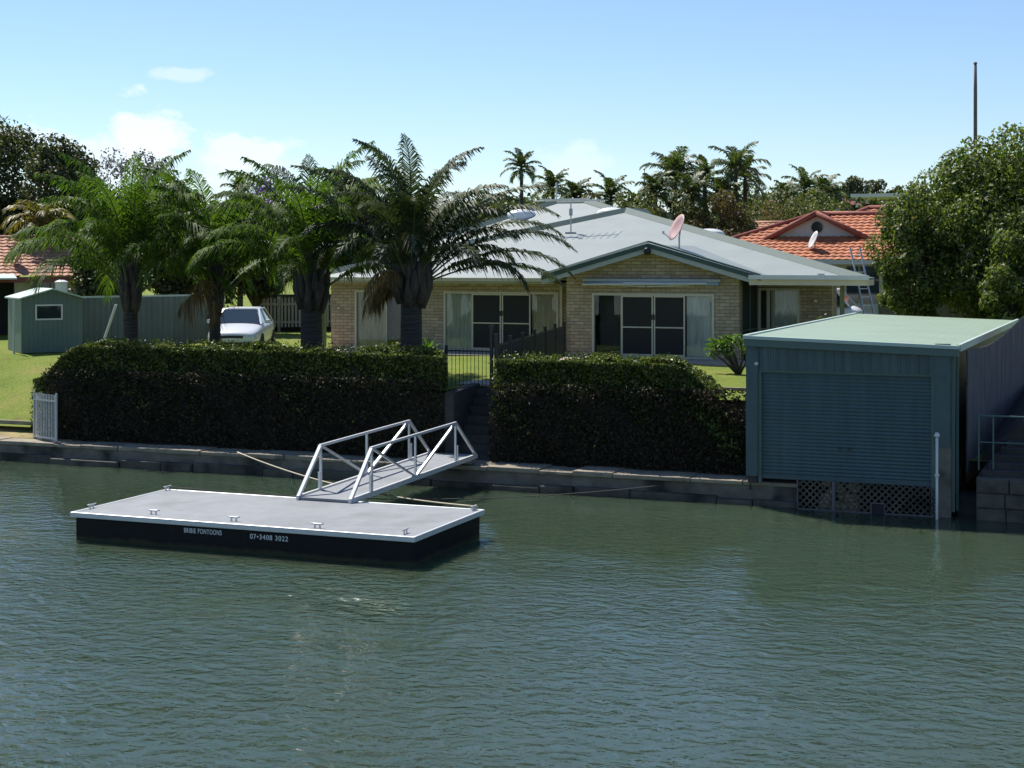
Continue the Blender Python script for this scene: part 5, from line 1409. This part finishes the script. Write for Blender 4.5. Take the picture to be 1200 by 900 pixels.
for sg in (-1, 1):
    b = MB(); hw2 = hw + .3
    A0, A1 = Vector((gu + sg * hw2, gvf - .15, ga - gs_ * hw2 + .02)), Vector((gu, gvf - .15, ga + .02))
    Ug = (A1 - A0); zv = lambda s: v_e + (A0.z + (A1.z - A0.z) * s - z_e) / sl
    # courses run along v on this slope
    Lg = Ug.length; n_ = 7; vs, fs = [], []
    for j in range(n_):
        for e in (0, 1):
            t = (j + e) / n_; p = A0.lerp(A1, t); h = .05 if e == 0 else .01
            vs += [(p.x, p.y, p.z + h), (p.x, max(p.y + .02, zv(t) + .15), p.z + h)]
    for j in range(n_):
        a = j * 4; fs.append((a, a + 1, a + 3, a + 2))
        if j: fs.append((a - 2, a - 1, a + 1, a))
    b.add(vs, fs); b.build('gable_roof', M['tile_red'], oh)
tube_caps(oh, [((gu - 2.35, gvf - .15, ga - gs_ * 2.35 + .06), (gu, gvf - .15, ga + .08)), ((gu + 2.35, gvf - .15, ga - gs_ * 2.35 + .06), (gu, gvf - .15, ga + .08)), ((gu, gvf - .15, ga + .08), (gu, v_r, ga + .08)), ((ue0, v_e, z_e), (ur0, v_r, z_r + .06)), ((ur0, v_r, z_r + .06), (ue1, v_r, z_r + .06))], M['hip_tile'], .12)
b = MB(); b.bar((gu - hw, gvf + .05, gb + .02), (gu + hw, gvf + .05, gb + .02), .06, .10); b.build('gable_flashing', M['hip_tile'], oh)
# higher block behind on the right
u2a, v2, z2 = pv(1018, 70.5), 70.5, zat(245, pv(1018, 70.5), 70.5)
b = MB(); L2 = 3.2 * math.hypot(1, sl); k2 = .55
tile_sheet(b, (u2a - 2.2, v2 - 3.2, z2 - 3.2 * sl), (1, 0, 0), Sd, 5.6, L2, lambda x, s: x > s * (2.2 / L2)); b.build('upper_roof', M['tile_red'], oh)
tube_caps(oh, [((u2a, v2, z2 + .05), (u2a + 3.4, v2, z2 + .05)), ((u2a - 2.2, v2 - 3.2, z2 - 3.2 * sl + .05), (u2a, v2, z2 + .05))], M['hip_tile'], .12)
b = MB(); b.add([(u2a - 2.2, v2 - 3.2, z2 - 3.2 * sl), (u2a, v2, z2), (u2a, v2 + .5, z2), (u2a - 2.2, v2 + 3.6, z2 - 3.2 * sl)], [(0, 1, 2, 3)]); b.build('upper_roof_side', M['tile_red'], oh)
b = MB(); q = pv(1033, 69.6); b.box(q - .16, q + .16, 69.5, 69.7, z2 - .35 * 1.0, z2 - .05); b.build('vent_tile', M['dish_grey'], oh)
b = MB(); b.box(ue0, ue1, v_e - .12, v_e, z_e - .16, z_e + .02); b.build('gutter', M['dish_grey'], oh)
b = MB(); b.box(ue0 + .4, ue1 - .4, v_e + .5, v_e + .7, G - .2, z_e); b.box(ue0 + .4, ue0 + .6, v_e + .7, v_e + 10, G - .2, z_e); b.build('wall', M['render_wall'], oh)
b = MB()
for x0, x1 in ((992, 1006), (1008, 1030)): b.box(pv(x0, v_e + .45), pv(x1, v_e + .45), v_e + .46, v_e + .498, 3.4, 4.9)
b.build('window', M['car_glass'], oh)
dx = pv(955, 64.6); dish('satellite_dish', 'pale grey satellite dish on the orange tile roof', (dx, 64.6, z_e + sl * 1.1), .42, .40, (-.80, -.42, .40), M['dish_grey'], arm=False)
# pale roof behind
ph = thing('pale_roof_house', 'house with pale pink tile roof left of the orange one', 'house', (-19, 82, G))
pv0, pz0 = 79., zat(286, pv(900, 79), 79); pv1, pz1 = 83., zat(262, pv(900, 83), 83)
x0, x1 = pv(862, 79), pv(985, 79)
b = MB(); tile_sheet(b, (x0, pv0, pz0), (1, 0, 0), (0, pv1 - pv0, pz1 - pz0), x1 - x0, math.hypot(pv1 - pv0, pz1 - pz0), lambda x, s: True); b.build('roof', M['tile_pale'], ph)
b = MB(); b.add([(x0, pv1, pz1), (x1, pv1, pz1), (x1, pv1 + 4, pz0), (x0, pv1 + 4, pz0)], [(0, 1, 2, 3)]); b.build('rear_roof', M['tile_pale'], ph)
rx = pv(928, 83); tube_caps(ph, [((x0, pv1, pz1 + .03), (rx, pv1, pz1 + .03)), ((rx, pv1, pz1 + .03), (rx + 1.0, pv1 + 1.2, pz1 + .55)), ((rx + 1, pv1 + 1.2, pz1 + .55), (x1, pv1 + 1.2, pz1 + .55))], M['tile_pale'], .12)
b = MB(); b.add([(rx, pv1, pz1), (x1, pv1, pz1), (x1, pv1 + 1.2, pz1 + .55), (rx + 1, pv1 + 1.2, pz1 + .55)], [(0, 1, 2, 3)]); b.build('upper_roof', M['tile_pale'], ph)
b = MB(); b.box(x0 + .3, x1 - .3, pv0 + .5, pv1 + 3.5, G - .2, pz0 - .02); b.build('wall', M['render_wall'], ph)
# far pink gable house and white carport roof
fu_, fv_ = pd(981, 118); fz = lambda y: zat(y, fu_, fv_)
fh = thing('far_house', 'small far pink house with red gable roof among the trees', 'house', (fu_, fv_, G))
b = MB(); hw = .75 * 118 / F * 18
b.prism([(fu_ - hw, fv_, G), (fu_ + hw, fv_, G), (fu_ + hw, fv_, fz(241)), (fu_, fv_, fz(234)), (fu_ - hw, fv_, fz(241))], (0, 8, 0)); b.build('wall', mat('pink_render', (.52, .36, .34), .8), fh)
b = MB()
for sg in (-1, 1): b.prism([(fu_ + sg * (hw + .4), fv_ - .4, fz(243)), (fu_, fv_ - .4, fz(233)), (fu_, fv_ - .4, fz(231)), (fu_ + sg * (hw + .4), fv_ - .4, fz(241))], (0, 8.8, 0))
b.build('roof', M['hip_tile'], fh)
b = MB(); b.box(fu_ - .5, fu_ + .3, fv_ - .06, fv_ - .01, fz(242), fz(238.5)); b.build('window', M['car_glass'], fh)
ku, kv = pd(1027, 105); kz = zat(229.5, ku, kv)
kh = thing('white_roof_pavilion', 'far flat white roof pavilion behind the orange house', 'pavilion', (ku, kv, G))
b = MB(); b.box(ku - 1.75, ku + 2.3, kv, kv + 5, kz - .08, kz + .16); b.build('roof', M['trim_white'], kh)
for s in (-1.4, 1.9):
    b = MB(); b.box(ku + s - .08, ku + s + .08, kv + .3, kv + .46, G, kz - .08); b.build('post', M['trim_white'], kh)
# tall pole, small thin masts
for (x, d, y0, r_, nm, lab, m_) in ((1143, 74, 75, .085, 'tall_pole', 'tall dark grey pole rising behind the big right tree', M['timber_grey']), (690, 84, 212, .03, 'radio_mast', 'thin mast behind the roof left of the cluster of palms', M['steel']), (755, 84, 199, .05, 'radio_mast', 'slender grey mast beside the cluster of palms', M['steel'])):
    u_, v_ = pd(x, d); b = MB(); zt_ = zat(y0, u_, v_)
    b.tube([(u_, v_, G - .2), (u_, v_, zt_ - 1.2), (u_, v_, zt_)], [r_ * 1.2, r_, r_ * .8], 8); b.lathe([(r_, 0), (r_ * 1.15, .05), (r_ * .4, .1)], (u_, v_, zt_), 8)
    tag(b.build(nm, m_, smooth=True), lab, 'pole')

# ------------------------------------------------------------------ background trees and palms
tree('big_tree', 'large dense broadleaf tree towering behind the boat shed roof', 1205, 52.5, 162, 178, M['tree_broad'], .16, 74000, 210, G, .0, squash=.8, trunk_r=.3, shell=.5, cr=.85)
tree('big_tree', 'lower leafy tree leaning over the right end of the porch', 1070, 52.5, 226, 50, M['tree_broad'], .14, 14000, 46, G, .03, squash=1, trunk_r=.14, shell=.6, cr=.5)
tree('big_tree', 'bright leafy bush low in front of the large broadleaf tree', 1190, 48.5, 276, 42, M['tree_broad'], .14, 9000, 36, G, .03, squash=1, trunk_r=.1, shell=.6, cr=.45)
grp = 'trees on the skyline'
tree('shade_tree', 'tallest dark tree at the far left edge above the tile roof', 10, 80, 148, 66, M['tree_dark'], .24, 15000, 60, G, .12, grp)
tree('shade_tree', 'dark rounded tree beside the tallest one above the tile roof', 72, 76, 166, 50, M['tree_dark'], .22, 14000, 50, G, .1, grp)
tree('jacaranda', 'sparse grey lilac tree crown behind the leftmost palm', 152, 84, 178, 66, M['tree_lilac'], .16, 5200, 70, G, .35, grp, shell=.6, cr=.75)
tree('shade_tree', 'dark green tree between the lilac crown and second palm', 200, 80, 214, 36, M['tree_dark'], .2, 7000, 36, G, .1, grp)
tree('jacaranda', 'purple flowering jacaranda showing above the third palm', 322, 86, 203, 46, M['blossom'], .2, 5200, 40, G, .35, grp, shell=.6)
tree('shade_tree', 'dense dark tree filling the gap behind the second palm', 228, 63, 250, 56, M['tree_dark'], .2, 15000, 60, G, .08, grp)
tree('shade_tree', 'dense dark tree above the parked car', 300, 64, 240, 56, M['tree_dark'], .2, 15000, 60, G, .26, grp)
tree('shade_tree', 'dark tree low behind the leftmost palm and sheet fence', 128, 62, 258, 48, M['tree_dark'], .2, 9000, 45, G, .1, grp)
tree('shade_tree', 'dark tree filling the gap between the two stout palms', 415, 62, 205, 36, M['tree_dark'], .2, 10000, 45, G, .1, grp)
def gp_palm(label, x, d, top_y, crown_y, ln_px, m_='frond_far', n=14, seed=0, name='distant_palm', el=(R(-5), R(82)), dr=(R(95), R(60)), trunk=.13, base=G, lw=.5, width=.075):
    rng = np.random.default_rng(seed + int(x)); u, v = pd(x, d); zc = zat(crown_y, u, v); ln = ln_px * d / F
    root = thing(name, label, 'palm', (u, v, base), 'palms on the skyline')
    b = MB(); b.tube([(u, v, base - .2), (u + .05, v, (base + zc) / 2), (u, v, zc - .1), (u, v, zc + .5)], [trunk * 1.2, trunk, trunk * .85, trunk * .4], 8); b.build('trunk', M['palm_bark'], root, smooth=True)
    L = Leafy()
    for i in range(n):
        f = i / (n - 1); az = i * 2.399 + rng.uniform(-.3, .3)
        frond(L, rng, np.array([u, v, zc + .3 * f]), az, el[0] + (el[1] - el[0]) * f, ln * rng.uniform(.85, 1.15), dr[0] + (dr[1] - dr[0]) * f, ln * lw * .62, n=30, width=width * 1.25, hang=.6, fold=.2, stalk=.05, start=.12)
    L.build('crown', [M[m_], M['stalk']], root)
gp_palm('lone slim palm standing high against the sky behind the roof', 611, 92, 178, 200, 26, n=15, seed=1)
gp_palm('short bushy palm left of the roof aerial', 648, 84, 200, 225, 30, n=18, seed=2, m_='frond_far')
gp_palm('feathery arching palm right of the roof aerial', 716, 83, 205, 236, 34, n=18, seed=3)
gp_palm('small low palm between the aerial and the palm cluster', 745, 82, 222, 246, 28, n=14, seed=4)
gp_palm('full crowned palm at the left of the palm cluster', 790, 82, 183, 212, 40, n=20, seed=5, lw=.7)
gp_palm('middle palm of the cluster above the right roof hip', 826, 84, 190, 214, 32, n=16, seed=6)
gp_palm('tallest palm of the cluster with an upright spear leaf', 862, 81, 172, 204, 38, n=15, seed=7, lw=.6)
gp_palm('palm leaning out just right of the tallest cluster palm', 873, 83, 192, 214, 32, n=12, seed=8)
gp_palm('feathery palm rising behind the orange tile roof', 944, 96, 203, 226, 32, n=18, seed=9)
for (x, d, ty, cy, lp, lab) in ((675, 82, 216, 236, 26, 'short palm just right of the roof aerial'), (768, 80, 206, 230, 28, 'low spreading palm left of the full crowned palm'), (808, 79, 208, 232, 30, 'low leafy palm below the full crowned palm'), (846, 80, 214, 236, 28, 'low leafy palm under the tallest palm'),
                              (968, 98, 210, 230, 26, 'second feathery palm behind the orange roof'), (920, 100, 216, 234, 24, 'small palm left of the feathery palm')): gp_palm(lab, x, d, ty, cy, lp, n=18, seed=cy, lw=.7)
gp_palm('drooping golden palm above the terracotta roof', 48, 66, 236, 262, 44, 'gold_palm', 16, 10, el=(R(5), R(60)), dr=(R(110), R(80)), lw=.6)
gp_palm('small palm between the second and third tall palms', 281, 74, 205, 230, 28, n=13, seed=12)
u_, v_ = pd(863, 72); 
for (x, d, ty, hp, mm, lab, n_) in ((640, 80, 229, 45, 'bush', 'bushy shrubs along the roofline left of the aerial', 6000), (765, 78, 231, 37, 'bush', 'mixed yellowish shrub below the small low palm', 7200), (800, 78, 227, 39, 'bush', 'leafy shrub below the full crowned palm', 8400),
                               (838, 77, 227, 41, 'bush_pink', 'reddish variegated shrub under the tallest palm', 8400), (872, 78, 243, 27, 'bush', 'low bush beside the pale pink roof', 4800), (905, 96, 226, 34, 'bush', 'mid green bush above the pale pink roof', 7200),
                               (945, 90, 226, 44, 'bush', 'broad tree behind the orange house gable', 10400), (915, 88, 240, 36, 'bush_pink', 'russet shrub just above the pale pink roof', 5200), (985, 92, 240, 30, 'bush', 'green tree beside the far pink house', 6000), (695, 80, 231, 33, 'bush_pink', 'low reddish shrub behind the aerial', 4000), (735, 80, 227, 33, 'bush', 'green shrub behind the right skylight', 4800)):
    tree('skyline_shrub', lab, x, d, ty, hp, M[mm], .17, n_, 26, G, .0, 'shrubs behind the house', cat='shrub', trunk_r=.08)
for (x, d, ty, hp, lab) in ((1002, 150, 209, 26, 'pale umbrella shaped far tree'), (1030, 150, 212, 26, 'darker far tree right of the umbrella shaped one'), (966, 150, 216, 26, 'far tree left of the umbrella shaped one'), (1050, 130, 222, 26, 'far tree behind the white pavilion roof'), (1018, 98, 236, 34, 'low far trees below the white pavilion roof')):
    tree('far_tree', lab, x, d, ty, hp, M['tree_dark'], .34, 3600, 30, G, .25, 'far trees on the right skyline', shell=.5)
for (x, d, ty, hp, lab) in ((590, 105, 234, 46, 'first far leafy mass left of the roof aerial'), (672, 108, 236, 46, 'far leafy mass right behind the roof aerial'), (748, 106, 238, 48, 'far leafy mass left of the palm cluster'), (815, 108, 234, 46, 'far leafy mass between the cluster palms'),
                           (884, 110, 224, 40, 'far rounded tree right of the cluster palms'), (925, 120, 222, 40, 'far rounded tree left of the feathery palm'), (975, 112, 226, 40, 'far leafy mass right of the feathery palm'), (1040, 116, 229, 48, 'far leafy mass under the white pavilion roof edge')):
    tree('far_tree', lab, x, d, ty, hp, M['bush'], .26, 5200, 34, G, .0, 'far trees on the right skyline', trunk_r=.1)
# far wooded rise
hv, hf = [], []
nxh, nyh = 150, 6
rr = random.Random(2)
for j in range(nyh):
    for i in range(nxh):
        x = -700 + i * 14; d = 330 + j * 28; px = x
        u_, v_ = pd(px, d)
        hgt = 17 * math.sin(math.pi * min(1, (j + .0) / 3.0) / 2) + (3.2 * math.sin(i * .23) + 2.0 * math.sin(i * .61 + 1)) * (j / 5)
        hgt += (5.5 * math.exp(-((px - 1080) / 130) ** 2)) * (j / 5) + rr.uniform(-.7, .9)
        hv.append((u_, v_, G - 1 + max(0, hgt)))
for j in range(nyh - 1):
    for i in range(nxh - 1): hf.append((j * nxh + i, j * nxh + i + 1, (j + 1) * nxh + i + 1, (j + 1) * nxh + i))
struct(MB().add(hv, hf).build('hills', mat('far_wooded_hill', (.022, .034, .024), .95, spec=.0, vary=.5, vscale=.15, bump=1, bscale=.6), smooth=True))
rng = np.random.default_rng(77); hv = np.array(hv); hv = hv.reshape(nyh, nxh, 3)[:, 38:140].reshape(-1, 3); idx = rng.integers(0, len(hv), 30000)
p = hv[idx] + rng.normal(0, 1, (30000, 3)) * np.array([5, 9, .9])
V, Q = leaves(rng, p, rng.uniform(.7, 1.7, 30000), np.array([0, 0, .5]), .7)
o = np_build('far_woods', V, Q, leaf_mat('far_canopy', [(.03, .045, .035), (.05, .065, .05), (.07, .085, .065)], .1, .8, .1)); tag(o, 'far wooded rise along the horizon', 'woods', kind='stuff')
